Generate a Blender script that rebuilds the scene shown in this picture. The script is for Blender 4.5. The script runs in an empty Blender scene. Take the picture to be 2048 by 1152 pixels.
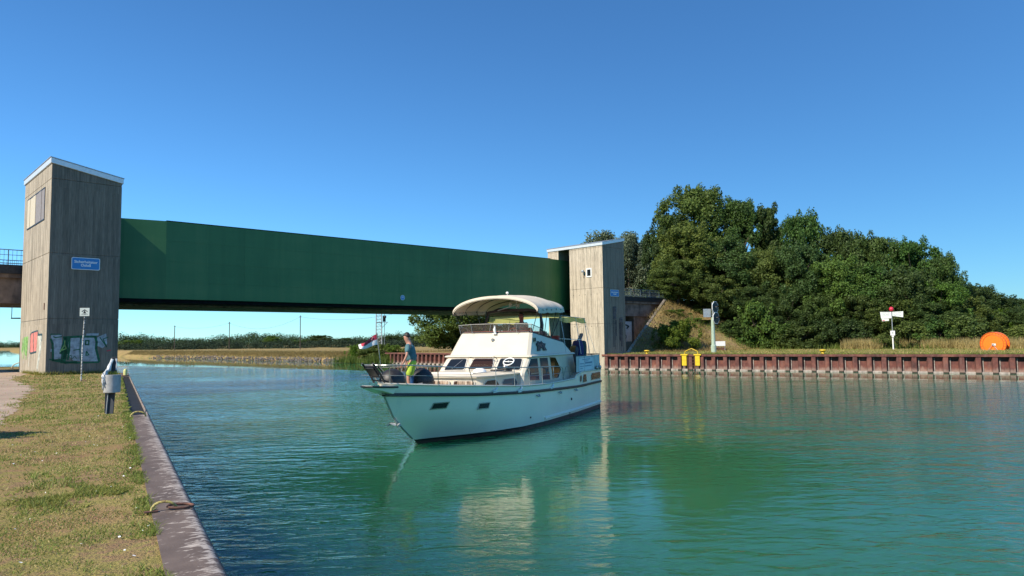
import bpy, bmesh, math, random
import numpy as np
from mathutils import Vector, Matrix, Euler

SC = bpy.context.scene
COL = SC.collection
PI = math.pi
R = math.radians

# ------------------------------------------------------------------ camera
F_PX, PITCH, ROLL, EYE = 1428.1, .0717, .0132, 3.0535
cd = bpy.data.cameras.new('camera')
cam = bpy.data.objects.new('camera', cd); COL.objects.link(cam)
cd.sensor_width = 36.0; cd.lens = 36.0 * F_PX / 2048; cd.clip_end = 9000; cd.clip_start = .05
_F = Vector((0, math.cos(PITCH), math.sin(PITCH))); _U = Vector((0, -math.sin(PITCH), math.cos(PITCH))); _R = Vector((1, 0, 0))
_x = _R * math.cos(ROLL) - _U * math.sin(ROLL); _y = _R * math.sin(ROLL) + _U * math.cos(ROLL)
m = Matrix((_x, _y, -_F)).transposed().to_4x4(); m.translation = (0, 0, EYE)
cam.matrix_world = m
SC.camera = cam

# ------------------------------------------------------------------ light
SUN_EL, SUN_AZ = R(42), R(52)          # sun stands behind and to the left; SUN_AZ = angle from -Y towards -X
w = bpy.data.worlds.new('World'); SC.world = w; w.use_nodes = True
nt = w.node_tree; nt.nodes.clear()
sky = nt.nodes.new('ShaderNodeTexSky'); sky.sky_type = 'NISHITA'; sky.sun_disc = False
sky.sun_elevation = SUN_EL; sky.sun_rotation = PI - SUN_AZ
sky.altitude = 0; sky.air_density = 1.0; sky.dust_density = 0; sky.ozone_density = 6
bg = nt.nodes.new('ShaderNodeBackground'); bg.inputs[1].default_value = .10
ow = nt.nodes.new('ShaderNodeOutputWorld')
wb = nt.nodes.new('ShaderNodeMix'); wb.data_type = 'RGBA'; wb.blend_type = 'MULTIPLY'; wb.inputs[0].default_value = 1; wb.inputs[7].default_value = (.53, .925, 1.15, 1)   # white balance of a deep blue summer sky
nt.links.new(sky.outputs[0], wb.inputs[6]); nt.links.new(wb.outputs[2], bg.inputs[0]); nt.links.new(bg.outputs[0], ow.inputs[0])
sl = bpy.data.lights.new('sun', 'SUN'); sl.energy = 5; sl.angle = R(.53); sl.color = (1, .92, .79)
so = bpy.data.objects.new('sun', sl); COL.objects.link(so)
to_sun = Vector((-math.sin(SUN_AZ) * math.cos(SUN_EL), -math.cos(SUN_AZ) * math.cos(SUN_EL), math.sin(SUN_EL)))
so.rotation_euler = to_sun.to_track_quat('Z', 'Y').to_euler()
SC.view_settings.view_transform = 'Standard'; SC.view_settings.look = 'None'
SC.view_settings.exposure = .47; SC.view_settings.gamma = 1
SC.render.engine = 'CYCLES'
try:
    SC.cycles.max_bounces = 8; SC.cycles.diffuse_bounces = 3; SC.cycles.glossy_bounces = 4
    SC.cycles.transparent_max_bounces = 8; SC.cycles.use_denoising = True
    SC.cycles.caustics_reflective = False; SC.cycles.caustics_refractive = False
except Exception:
    pass

# ------------------------------------------------------------------ helpers
rng = np.random.default_rng(7)
random.seed(7)

def tag(o, label=None, cat=None, group=None, kind=None):
    if label: o['label'] = label
    if cat: o['category'] = cat
    if group: o['group'] = group
    if kind: o['kind'] = kind
    return o

def empty(name, loc=(0, 0, 0), rz=0, label=None, cat=None, group=None, kind=None):
    o = bpy.data.objects.new(name, None); COL.objects.link(o)
    o.location = loc; o.rotation_euler = (0, 0, rz); o.empty_display_size = .2
    return tag(o, label, cat, group, kind)

class MB:
    def __init__(s): s.v = []; s.f = []; s.m = []; s.mi = 0
    def add(s, vs, fs):
        n = len(s.v); s.v += [tuple(map(float, p)) for p in vs]
        for f in fs: s.f.append([i + n for i in f]); s.m.append(s.mi)
        return s
    def box(s, c, d, rot=None):
        x, y, z = d[0] / 2, d[1] / 2, d[2] / 2
        vs = [Vector(p) for p in ((-x, -y, -z), (x, -y, -z), (x, y, -z), (-x, y, -z), (-x, -y, z), (x, -y, z), (x, y, z), (-x, y, z))]
        if rot is not None:
            M = rot if isinstance(rot, Matrix) else Euler(rot).to_matrix()
            vs = [M @ p for p in vs]
        c = Vector(c)
        return s.add([p + c for p in vs], [(0, 3, 2, 1), (4, 5, 6, 7), (0, 1, 5, 4), (1, 2, 6, 5), (2, 3, 7, 6), (3, 0, 4, 7)])
    def b2(s, a, b):
        return s.box([(a[i] + b[i]) / 2 for i in range(3)], [abs(b[i] - a[i]) for i in range(3)])
    def tube(s, pts, r, n=8, closed=False, caps=True):
        pts = [Vector(p) for p in pts]; N = len(pts)
        rs = r if isinstance(r, (list, tuple)) else [r] * N
        rings = []; up = None
        for i, p in enumerate(pts):
            if closed: t = pts[(i + 1) % N] - pts[i - 1]
            else: t = pts[min(i + 1, N - 1)] - pts[max(i - 1, 0)]
            t = t.normalized() if t.length > 1e-9 else Vector((0, 0, 1))
            if up is None:
                up = Vector((0, 0, 1)) if abs(t.z) < .9 else Vector((1, 0, 0))
            a = t.cross(up)
            if a.length < 1e-6: a = t.cross(Vector((0, 1, 0)))
            a.normalize(); b = a.cross(t).normalized(); up = b
            rings.append([p + (a * math.cos(2 * PI * k / n) + b * math.sin(2 * PI * k / n)) * rs[i] for k in range(n)])
        return s.loft(rings, caps=caps and not closed, wrap=closed)
    def loft(s, rings, closed=True, caps=True, wrap=False):
        n = len(rings[0]); N = len(rings); vs = [p for r_ in rings for p in r_]; fs = []
        for i in range(N if wrap else N - 1):
            j = (i + 1) % N
            for k in range(n if closed else n - 1):
                l = (k + 1) % n
                fs.append((i * n + k, i * n + l, j * n + l, j * n + k))
        if caps and closed:
            fs.append(tuple(range(n))[::-1]); fs.append(tuple((N - 1) * n + k for k in range(n)))
        return s.add(vs, fs)
    def prism(s, poly, z0, z1):
        f0 = z0 if callable(z0) else (lambda x, y: z0); f1 = z1 if callable(z1) else (lambda x, y: z1)
        return s.loft([[(x, y, f0(x, y)) for x, y in poly], [(x, y, f1(x, y)) for x, y in poly]])
    def plate(s, pts, off):
        """polygon pts extruded by vector off"""
        o = Vector(off)
        return s.loft([[Vector(p) for p in pts], [Vector(p) + o for p in pts]])
    def face(s, pts): return s.add(pts, [tuple(range(len(pts)))])
    def sphere(s, c, r, nu=14, nv=9, rot=None):
        r = (r, r, r) if not isinstance(r, (tuple, list)) else r; vs = []; fs = []
        M = Euler(rot).to_matrix() if rot else None
        for j in range(nv + 1):
            th = PI * j / nv
            for i in range(nu):
                ph = 2 * PI * i / nu
                p = Vector((r[0] * math.sin(th) * math.cos(ph), r[1] * math.sin(th) * math.sin(ph), r[2] * math.cos(th)))
                if M: p = M @ p
                vs.append(p + Vector(c))
        for j in range(nv):
            for i in range(nu):
                k = (i + 1) % nu
                fs.append((j * nu + i, (j + 1) * nu + i, (j + 1) * nu + k, j * nu + k))
        return s.add(vs, fs)
    def revolve(s, prof, c=(0, 0, 0), n=20, a0=0, a1=2 * PI):
        full = abs(a1 - a0 - 2 * PI) < 1e-6; m_ = n if full else n + 1
        rings = [[(c[0] + r_ * math.cos(a0 + (a1 - a0) * k / n), c[1] + r_ * math.sin(a0 + (a1 - a0) * k / n), c[2] + z_) for k in range(m_)] for r_, z_ in prof]
        return s.loft(rings, closed=full, caps=full)
    def ribbon(s, pts, w, fn, t=.004):
        """flat stroke along 2-D pts of width w; fn maps (a, b, depth) to a point"""
        for (a, b), (c, d) in zip(pts[:-1], pts[1:]):
            L = math.hypot(c - a, d - b) or 1e-6; nx, ny = -(d - b) / L * w / 2, (c - a) / L * w / 2
            ex, ey = (c - a) / L * w * .3, (d - b) / L * w * .3
            q = [(a - ex + nx, b - ey + ny), (a - ex - nx, b - ey - ny), (c + ex - nx, d + ey - ny), (c + ex + nx, d + ey + ny)]
            s.loft([[fn(x, y, 0) for x, y in q], [fn(x, y, t) for x, y in q]])
        return s
    def build(s, name, mat=None, parent=None, smooth=False, bevel=0, loc=None, clean=True):
        me = bpy.data.meshes.new(name)
        me.from_pydata(s.v, [], s.f); me.update()
        mats = mat if isinstance(mat, (list, tuple)) else [mat]
        for q in mats:
            if q: me.materials.append(q)
        if len(mats) > 1: me.polygons.foreach_set('material_index', s.m)
        if clean:
            b = bmesh.new(); b.from_mesh(me)
            bmesh.ops.remove_doubles(b, verts=b.verts, dist=1e-5)
            bmesh.ops.recalc_face_normals(b, faces=b.faces); b.to_mesh(me); b.free()
        if smooth:
            me.polygons.foreach_set('use_smooth', [True] * len(me.polygons))
            try: me.set_sharp_from_angle(angle=R(38 if smooth is True else smooth))
            except Exception: pass
        o = bpy.data.objects.new(name, me); COL.objects.link(o)
        if parent: o.parent = parent
        if loc: o.location = loc
        if bevel:
            bv = o.modifiers.new('bevel', 'BEVEL'); bv.width = bevel; bv.segments = 2; bv.limit_method = 'ANGLE'; bv.angle_limit = R(40)
        return o

# ------------------------------------------------------------------ materials
def M_(name):
    mt = bpy.data.materials.new(name); mt.use_nodes = True
    n = mt.node_tree; b = n.nodes['Principled BSDF']
    return mt, n, b
def L(n, a, b): n.links.new(a, b)
def node(n, t, **kw):
    o = n.nodes.new(t)
    for k, v_ in kw.items():
        if k.startswith('i_'):
            o.inputs[int(k[2:]) if k[2:].isdigit() else k[2:]].default_value = v_
        else: setattr(o, k, v_)
    return o
def ramp(n, fac, stops, interp='LINEAR'):
    r_ = n.nodes.new('ShaderNodeValToRGB'); cr = r_.color_ramp; cr.interpolation = interp
    while len(cr.elements) < len(stops): cr.elements.new(.5)
    for e, (p, c) in zip(cr.elements, stops):
        e.position = p; e.color = (*c, 1) if len(c) == 3 else c
    L(n, fac, r_.inputs[0]); return r_.outputs[0]
def noise(n, vec, scale, detail=4, rough=.55, dist=0):
    t = node(n, 'ShaderNodeTexNoise'); t.inputs['Scale'].default_value = scale; t.inputs['Detail'].default_value = detail
    t.inputs['Roughness'].default_value = rough; t.inputs['Distortion'].default_value = dist
    if vec is not None: L(n, vec, t.inputs['Vector'])
    return t.outputs[0]
def coords(n, kind='Object', scale=None, rot=None):
    tc = node(n, 'ShaderNodeTexCoord')
    if kind == 'World':
        g = node(n, 'ShaderNodeNewGeometry'); out = g.outputs['Position']
    else: out = tc.outputs[kind]
    if scale or rot:
        mp = node(n, 'ShaderNodeMapping')
        if scale: mp.inputs['Scale'].default_value = scale
        if rot: mp.inputs['Rotation'].default_value = rot
        L(n, out, mp.inputs[0]); out = mp.outputs[0]
    return out
def mixc(n, fac, a, b, mode='MIX'):
    mx = node(n, 'ShaderNodeMix', data_type='RGBA', blend_type=mode)
    if isinstance(fac, (int, float)): mx.inputs[0].default_value = fac
    else: L(n, fac, mx.inputs[0])
    for s_, q in ((mx.inputs[6], a), (mx.inputs[7], b)):
        if isinstance(q, tuple): s_.default_value = (*q, 1) if len(q) == 3 else q
        else: L(n, q, s_)
    return mx.outputs[2]
def math_(n, op, a, b=None, c=None, clamp=False):
    o = node(n, 'ShaderNodeMath', operation=op, use_clamp=clamp)
    for i, q in enumerate((a, b, c)):
        if q is None: continue
        if isinstance(q, (int, float)): o.inputs[i].default_value = q
        else: L(n, q, o.inputs[i])
    return o.outputs[0]
def bump(n, b, h, strength=.3, dist=.02):
    bp = node(n, 'ShaderNodeBump'); bp.inputs['Strength'].default_value = strength; bp.inputs['Distance'].default_value = dist
    L(n, h, bp.inputs['Height']); L(n, bp.outputs[0], b.inputs['Normal']); return bp
def simple(name, col, rough=.5, metal=0, var=.12, scale=6, bmp=.0, spec=None, dirt=None):
    """paint or plastic: slight mottling so no surface is perfectly flat"""
    mt, n, b = M_(name)
    v_ = noise(n, coords(n), scale, 5)
    c2 = tuple(max(0, c * (1 - var * 1.6)) for c in col); c1 = tuple(min(1, c * (1 + var)) for c in col)
    cc = ramp(n, v_, [(.3, c2), (.7, c1)])
    if dirt:
        d = noise(n, coords(n, scale=(1, 1, .25)), dirt[0], 6, .65)
        cc = mixc(n, ramp(n, d, [(dirt[1], (0, 0, 0)), (dirt[1] + .18, (1, 1, 1))]), cc, dirt[2])
    L(n, cc, b.inputs['Base Color'])
    b.inputs['Roughness'].default_value = rough; b.inputs['Metallic'].default_value = metal
    if spec is not None: b.inputs['Specular IOR Level'].default_value = spec
    if bmp: bump(n, b, noise(n, coords(n), scale * 6, 3), bmp, .01)
    return mt

def concrete(name, light, dark, board=.13):
    """board-marked concrete: upright board strips, grain, streaks of weathering"""
    mt, n, b = M_(name)
    oc = node(n, 'ShaderNodeTexCoord').outputs['Object']
    sp = node(n, 'ShaderNodeSeparateXYZ'); L(n, oc, sp.inputs[0])
    s = math_(n, 'SUBTRACT', sp.outputs[0], sp.outputs[1])
    k = math_(n, 'DIVIDE', s, board)
    fl = math_(n, 'FLOOR', k); fr = math_(n, 'FRACT', k)
    zf = math_(n, 'FLOOR', math_(n, 'DIVIDE', math_(n, 'ADD', sp.outputs[2], 1.0), 3.75))
    cv = node(n, 'ShaderNodeCombineXYZ'); L(n, fl, cv.inputs[0]); L(n, zf, cv.inputs[1])
    wn = node(n, 'ShaderNodeTexWhiteNoise'); L(n, cv.outputs[0], wn.inputs['Vector'])
    cs = node(n, 'ShaderNodeCombineXYZ'); L(n, math_(n, 'MULTIPLY', s, 9), cs.inputs[0]); L(n, math_(n, 'MULTIPLY', sp.outputs[2], .55), cs.inputs[2])
    st = noise(n, cs.outputs[0], 1.6, 8, .7)
    cg = node(n, 'ShaderNodeCombineXYZ'); L(n, math_(n, 'MULTIPLY', s, 60), cg.inputs[0]); L(n, math_(n, 'MULTIPLY', sp.outputs[2], 1.5), cg.inputs[2])
    gr = noise(n, cg.outputs[0], 1, 4, .6)
    pa = noise(n, oc, .55, 5, .6)
    mid = tuple((a + c) / 2 for a, c in zip(light, dark))
    f = math_(n, 'ADD', math_(n, 'MULTIPLY', wn.outputs[0], .24), math_(n, 'ADD', math_(n, 'MULTIPLY', st, .75), math_(n, 'MULTIPLY', pa, .35)))
    col = ramp(n, f, [(.42, dark), (.68, mid), (.98, light)])
    col = mixc(n, math_(n, 'MULTIPLY', ramp(n, gr, [(.40, (1, 1, 1)), (.56, (0, 0, 0))]), .62), col, tuple(c * .5 for c in dark))
    seam = math_(n, 'LESS_THAN', fr, .14)
    col = mixc(n, math_(n, 'MULTIPLY', math_(n, 'MULTIPLY', seam, ramp(n, st, [(.35, (.1, .1, .1)), (.65, (1, 1, 1))])), .55), col, tuple(c * .45 for c in dark))
    # dark algae / rain streaks
    ca = node(n, 'ShaderNodeCombineXYZ'); L(n, math_(n, 'MULTIPLY', s, 3.2), ca.inputs[0]); L(n, math_(n, 'MULTIPLY', sp.outputs[2], .22), ca.inputs[2])
    al = noise(n, ca.outputs[0], 1.1, 7, .7)
    col = mixc(n, math_(n, 'MULTIPLY', ramp(n, al, [(.50, (0, 0, 0)), (.70, (1, 1, 1))]), .68), col, (.045, .047, .038))
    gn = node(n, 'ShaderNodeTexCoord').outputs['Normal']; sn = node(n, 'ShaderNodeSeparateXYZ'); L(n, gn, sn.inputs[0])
    front_shade = math_(n, 'LESS_THAN', sn.outputs[1], -.5)
    col = mixc(n, math_(n, 'MULTIPLY', front_shade, math_(n, 'ADD', .48, math_(n, 'MULTIPLY', st, .35))), col, (.050, .050, .042))  # darkens the fronts: algae together with shade painted into the colour
    L(n, col, b.inputs['Base Color']); b.inputs['Roughness'].default_value = .92
    h = math_(n, 'ADD', math_(n, 'MULTIPLY', wn.outputs[0], .5), math_(n, 'ADD', math_(n, 'MULTIPLY', gr, .35), math_(n, 'MULTIPLY', seam, -.9)))
    bump(n, b, h, .55, .02)
    return mt

def leafmat(name, c_dark, c_light, trans=.3, rough=.6):
    mt, n, b = M_(name)
    g = node(n, 'ShaderNodeNewGeometry'); oi = node(n, 'ShaderNodeObjectInfo')
    f = math_(n, 'ADD', math_(n, 'MULTIPLY', g.outputs['Random Per Island'], .65), math_(n, 'MULTIPLY', oi.outputs['Random'], .35))
    big = noise(n, coords(n, 'Object'), .5, 3)
    f = math_(n, 'ADD', math_(n, 'MULTIPLY', f, .6), math_(n, 'MULTIPLY', big, .5))
    fresh = tuple(c * k for c, k in zip(c_light, (.62, 1.12, .75)))
    mid = tuple((a * .6 + c * .4) for a, c in zip(c_dark, c_light))
    col = ramp(n, f, [(.25, c_dark), (.55, mid), (.85, c_light)])
    hs = ramp(n, oi.outputs['Random'], [(.0, (.72, .78, .85)), (.35, (1, 1, 1)), (.6, (.75, 1.12, .8)), (.8, (1.15, 1.05, .85)), (1, (.6, .75, .8))])
    col = mixc(n, 1.0, col, hs, 'MULTIPLY')
    L(n, col, b.inputs['Base Color']); b.inputs['Roughness'].default_value = rough
    b.inputs['Specular IOR Level'].default_value = .25
    tr = node(n, 'ShaderNodeBsdfTranslucent'); L(n, mixc(n, .5, col, tuple(min(1, c * 1.6) for c in c_light)), tr.inputs[0])
    mx = node(n, 'ShaderNodeMixShader'); mx.inputs[0].default_value = trans
    L(n, b.outputs[0], mx.inputs[1]); L(n, tr.outputs[0], mx.inputs[2])
    L(n, mx.outputs[0], n.nodes['Material Output'].inputs[0])
    return mt

MAT = {}
MAT['concrete'] = concrete('concrete_boards', (.80, .69, .53), (.42, .35, .265), .12)
MAT['concrete_old'] = concrete('concrete_weathered', (.68, .60, .47), (.25, .215, .165), .12)
MAT['conc_plain'] = simple('concrete_plain', (.22, .16, .12), .9, var=.3, scale=1.5, bmp=.2, dirt=(2, .52, (.07, .055, .045)))
MAT['roofmetal'] = simple('roof_metal', (.62, .66, .68), .35, .2, var=.06)
MAT['darkmetal'] = simple('dark_steel', (.03, .032, .036), .5, .4, var=.3)
MAT['galv'] = simple('galvanised_steel', (.42, .44, .45), .45, .6, var=.15)
MAT['chrome'] = simple('polished_steel', (.42, .41, .38), .3, .65, var=.05)
MAT['white'] = simple('white_paint', (.78, .78, .75), .4, var=.05)
MAT['cream'] = simple('cream_gelcoat', (.66, .585, .455), .28, var=.035, scale=2)
MAT['gelcoat'] = simple('white_gelcoat', (.88, .81, .65), .16, var=.03, scale=1.2, dirt=(1.3, .66, (.62, .64, .56)))
MAT['black'] = simple('black_rubber', (.012, .012, .014), .42, var=.3)
MAT['ball'] = simple('black_vinyl', (.022, .020, .019), .5, var=.3, scale=9, bmp=.08)
MAT['blue'] = simple('blue_sign', (.02, .19, .48), .45, var=.06)
MAT['yellow'] = simple('yellow_paint', (.72, .48, .015), .5, var=.12, dirt=(3, .64, (.2, .12, .03)))
MAT['palegreen'] = simple('pale_green_paint', (.36, .46, .36), .55, var=.1, dirt=(4, .6, (.18, .17, .12)))
MAT['orange'] = simple('orange_plastic', (.85, .19, .012), .4, var=.08)
MAT['orange_d'] = simple('orange_weathered', (.55, .09, .01), .5, var=.1)
MAT['red'] = simple('red_paint', (.55, .02, .05), .45, var=.1)
MAT['pink'] = simple('faded_pink_paint', (.62, .20, .17), .7, var=.25, scale=5)
MAT['silver'] = simple('silver_spray_paint', (.30, .35, .38), .6, .1, var=.3, scale=5)
MAT['greenpaint'] = simple('green_spray_paint', (.008, .10, .045), .7, var=.3, scale=5)
MAT['ltgreen'] = simple('light_green_spray_paint', (.22, .42, .12), .7, var=.35, scale=4)
MAT['whitespray'] = simple('white_spray_paint', (.5, .52, .46), .7, var=.3, scale=5)
MAT['rope'] = simple('rope', (.5, .45, .35), .9, var=.2, scale=30)
MAT['mahogany'] = simple('mahogany', (.16, .045, .02), .35, var=.4, scale=5)
MAT['brownmetal'] = simple('dark_brown_mast', (.07, .035, .028), .45, var=.2)
MAT['redseat'] = simple('red_upholstery', (.42, .07, .05), .6, var=.2)
MAT['canvas'] = simple('cream_canvas', (.60, .52, .40), .8, var=.06, scale=3, bmp=.1)
MAT['bluecanvas'] = simple('blue_canvas', (.012, .014, .10), .8, var=.2, scale=8, bmp=.2)
MAT['greencanvas'] = simple('dark_green_canvas', (.012, .05, .045), .8, var=.2, scale=8, bmp=.2)
MAT['banner'] = simple('white_banner', (.62, .68, .70), .7, var=.05)
MAT['bannerink'] = simple('banner_ink', (.16, .28, .38), .7, var=.1)
MAT['skin'] = simple('skin', (.50, .25, .17), .5, var=.1, scale=12)
MAT['hair'] = simple('dark_hair', (.02, .014, .01), .6, var=.4, scale=40)
MAT['teeshirt'] = simple('teal_tee_shirt', (.075, .17, .19), .85, var=.18, scale=7, bmp=.3)
MAT['shorts'] = simple('yellow_green_shorts', (.45, .60, .05), .8, var=.3, scale=9, bmp=.3)
MAT['creamshirt'] = simple('cream_shirt', (.45, .43, .28), .85, var=.1)
MAT['redskin'] = simple('tanned_skin', (.36, .12, .08), .5, var=.1)
MAT['bag'] = simple('pale_bin_liner', (.68, .69, .68), .35, var=.1, scale=15, bmp=.5)
MAT['binconc'] = simple('grey_bin', (.36, .36, .35), .75, var=.15, scale=10, bmp=.1)
MAT['brick'] = simple('brown_timber', (.15, .06, .04), .8, var=.3)
MAT['brownbottom'] = simple('brown_antifouling', (.09, .045, .035), .6, var=.3, scale=4)
MAT['greyglass_c'] = simple('grey_curtain', (.2, .22, .24), .8, var=.1)
MAT['gravelstone'] = simple('bank_stone', (.16, .14, .12), .95, var=.4, scale=1.5, bmp=.4)

def glassy(name, col, rough=.04, alpha=1.0):
    mt, n, b = M_(name)
    b.inputs['Base Color'].default_value = (*col, 1); b.inputs['Roughness'].default_value = rough
    b.inputs['IOR'].default_value = 1.5; b.inputs['Alpha'].default_value = alpha
    bump(n, b, noise(n, coords(n), 1.2, 2), .05, .02)
    return mt
MAT['glass'] = glassy('tinted_window_glass', (.012, .016, .022))
MAT['glass_grey'] = glassy('grey_window_glass', (.05, .075, .10), .06)
MAT['glass_warm'] = glassy('curtained_window_glass', (.022, .013, .010), .05)
MAT['screen'] = glassy('smoked_windscreen', (.16, .13, .11), .05, .28)

def louver_curtain():
    mt, n, b = M_('brown_striped_curtain_behind_glass')
    wv = node(n, 'ShaderNodeTexWave', wave_type='BANDS', bands_direction='Y'); L(n, coords(n), wv.inputs[0])
    wv.inputs['Scale'].default_value = 7; wv.inputs['Distortion'].default_value = 1.5
    L(n, ramp(n, wv.outputs[1], [(.3, (.010, .007, .006)), (.8, (.06, .026, .016))]), b.inputs['Base Color'])
    b.inputs['Roughness'].default_value = .2
    return mt
MAT['curtain'] = louver_curtain()
def curtain2():
    mt, n, b = M_('pale_patterned_curtain_behind_glass')
    t = noise(n, coords(n, scale=(14, 14, 3)), 1.2, 3)
    L(n, ramp(n, t, [(.4, (.06, .03, .018)), (.55, (.42, .31, .22)), (.7, (.6, .5, .4))]), b.inputs['Base Color'])
    b.inputs['Roughness'].default_value = .25
    return mt
MAT['curtain2'] = curtain2()

def gate_mat():
    mt, n, b = M_('dark_green_gate_paint')
    oc = coords(n)
    sp = node(n, 'ShaderNodeSeparateXYZ'); L(n, oc, sp.inputs[0])
    fx = math_(n, 'FLOOR', math_(n, 'DIVIDE', sp.outputs[0], 2.6))
    wn = node(n, 'ShaderNodeTexWhiteNoise', noise_dimensions='1D'); L(n, fx, wn.inputs['W'])
    st = noise(n, coords(n, scale=(1.2, 1.2, .12)), 1.4, 6, .65)
    big = noise(n, coords(n, scale=(.12, .12, .5)), 1, 3)
    f = math_(n, 'ADD', math_(n, 'MULTIPLY', wn.outputs[0], .12), math_(n, 'ADD', math_(n, 'MULTIPLY', st, .45), math_(n, 'MULTIPLY', big, .5)))
    col = ramp(n, f, [(.3, (.030, .112, .036)), (.55, (.050, .152, .052)), (.85, (.11, .195, .07))])
    L(n, col, b.inputs['Base Color']); b.inputs['Roughness'].default_value = .42; b.inputs['Specular IOR Level'].default_value = .3
    bump(n, b, big, .1, .05)
    return mt
MAT['gate'] = gate_mat()

def rust_mat(name='rusty_sheet_steel', lime_z=.42):
    mt, n, b = M_(name)
    pos = coords(n, 'World'); sp = node(n, 'ShaderNodeSeparateXYZ'); L(n, pos, sp.inputs[0])
    a = noise(n, pos, 1.1, 7, .7); st = noise(n, coords(n, 'World', scale=(3, 3, .5)), 1.3, 6, .65)
    col = ramp(n, a, [(.32, (.05, .020, .017)), (.5, (.13, .043, .034)), (.66, (.22, .080, .052)), (.8, (.28, .14, .10))])
    col = mixc(n, ramp(n, st, [(.5, (0, 0, 0)), (.75, (.6, .6, .6))]), col, (.22, .12, .10))
    zz = math_(n, 'ADD', sp.outputs[2], math_(n, 'MULTIPLY', math_(n, 'SUBTRACT', st, .5), .9))
    lime = ramp(n, zz, [(lime_z - .22, (1, 1, 1)), (lime_z, (0, 0, 0))])
    col = mixc(n, math_(n, 'MULTIPLY', lime, .5), col, (.36, .27, .22))
    wet = ramp(n, sp.outputs[2], [(.06, (1, 1, 1)), (.11, (0, 0, 0))])
    col = mixc(n, wet, col, (.03, .03, .02))
    L(n, col, b.inputs['Base Color']); b.inputs['Roughness'].default_value = .85
    bump(n, b, noise(n, pos, 14, 5), .3, .02)
    return mt
MAT['rust'] = rust_mat()
def ring_rust():
    mt, n, b = M_('rusty_iron')
    a = noise(n, coords(n), 14, 6, .7)
    L(n, ramp(n, a, [(.35, (.05, .022, .015)), (.6, (.16, .07, .045)), (.8, (.26, .13, .08))]), b.inputs['Base Color'])
    b.inputs['Roughness'].default_value = .8; bump(n, b, a, .4, .01)
    return mt
MAT['iron'] = ring_rust()

def ground_mat():
    mt, n, b = M_('dry_meadow_ground')
    pos = coords(n, 'World')
    a = noise(n, pos, .35, 6, .62); c = noise(n, pos, 1.7, 6, .65); d = noise(n, pos, 9, 5, .6); e = noise(n, pos, .06, 4)
    col = ramp(n, math_(n, 'ADD', math_(n, 'MULTIPLY', a, .55), math_(n, 'MULTIPLY', c, .45)),
               [(.36, (.13, .14, .035)), (.46, (.22, .20, .06)), (.54, (.34, .27, .10)), (.66, (.42, .32, .15))])
    soil = ramp(n, math_(n, 'ADD', math_(n, 'MULTIPLY', c, .6), math_(n, 'MULTIPLY', d, .4)), [(.47, (0, 0, 0)), (.56, (1, 1, 1))])
    col = mixc(n, math_(n, 'MULTIPLY', soil, .8), col, (.20, .115, .078))
    rb_n = noise(n, pos, .7, 4, .6); col = mixc(n, math_(n, 'MULTIPLY', ramp(n, rb_n, [(.48, (0, 0, 0)), (.62, (1, 1, 1))]), .5), col, (.24, .125, .072))
    col = mixc(n, ramp(n, e, [(.4, (0, 0, 0)), (.65, (.5, .5, .5))]), col, (.34, .25, .10))
    col = mixc(n, .35, col, ramp(n, d, [(.3, (.5, .5, .5)), (.7, (1.4, 1.4, 1.4))]), 'MULTIPLY')
    L(n, col, b.inputs['Base Color']); b.inputs['Roughness'].default_value = 1; b.inputs['Specular IOR Level'].default_value = .1
    bump(n, b, math_(n, 'ADD', d, noise(n, pos, 45, 4)), .8, .04)
    return mt
MAT['ground'] = ground_mat()
def path_mat():
    mt, n, b = M_('pinkish_gravel')
    pos = coords(n, 'World'); d = noise(n, pos, 30, 4, .7); a = noise(n, pos, .8, 5)
    vo = node(n, 'ShaderNodeTexVoronoi'); L(n, pos, vo.inputs[0]); vo.inputs['Scale'].default_value = 28
    col = mixc(n, .22, ramp(n, a, [(.3, (.30, .215, .145)), (.7, (.41, .30, .21))]), vo.outputs['Color'], 'OVERLAY')
    hs = node(n, 'ShaderNodeHueSaturation'); hs.inputs['Saturation'].default_value = .95; L(n, col, hs.inputs['Color'])
    L(n, hs.outputs[0], b.inputs['Base Color']); b.inputs['Roughness'].default_value = 1
    bump(n, b, math_(n, 'ADD', vo.outputs[0], d), .6, .02)
    return mt
MAT['path'] = path_mat()
def coping_mat():
    mt, n, b = M_('coping_grey_steel_with_lime_marks')
    oc = coords(n)       # local x along the quay, y across
    a = noise(n, oc, 2.5, 6, .6); sp = node(n, 'ShaderNodeSeparateXYZ'); L(n, oc, sp.inputs[0])
    base = ramp(n, a, [(.3, (.085, .060, .048)), (.7, (.15, .11, .088))])
    fl = noise(n, coords(n, scale=(9, 3.0, 1)), 2.2, 6, .65, .5)
    edge = ramp(n, math_(n, 'DIVIDE', sp.outputs[1], .5), [(.15, (.36, .36, .36)), (.50, (.68, .68, .68)), (.66, (1, 1, 1)), (.78, (.55, .55, .55)), (.84, (0, 0, 0))])
    th = math_(n, 'SUBTRACT', .72, math_(n, 'MULTIPLY', edge, .28))
    mk = math_(n, 'MULTIPLY', math_(n, 'SUBTRACT', fl, th), 18, clamp=True)
    rust = noise(n, coords(n, scale=(1, 6, 1)), 2.2, 5)
    base = mixc(n, ramp(n, math_(n, 'ADD', math_(n, 'DIVIDE', sp.outputs[1], .5), math_(n, 'MULTIPLY', rust, .3)), [(.86, (0, 0, 0)), (.95, (1, 1, 1))]), base, (.19, .10, .075))
    col = mixc(n, mk, base, (.42, .36, .31))
    L(n, col, b.inputs['Base Color']); b.inputs['Roughness'].default_value = .75
    bump(n, b, math_(n, 'ADD', a, noise(n, oc, 40, 3)), .25, .008)
    return mt
MAT['coping'] = coping_mat()
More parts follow.
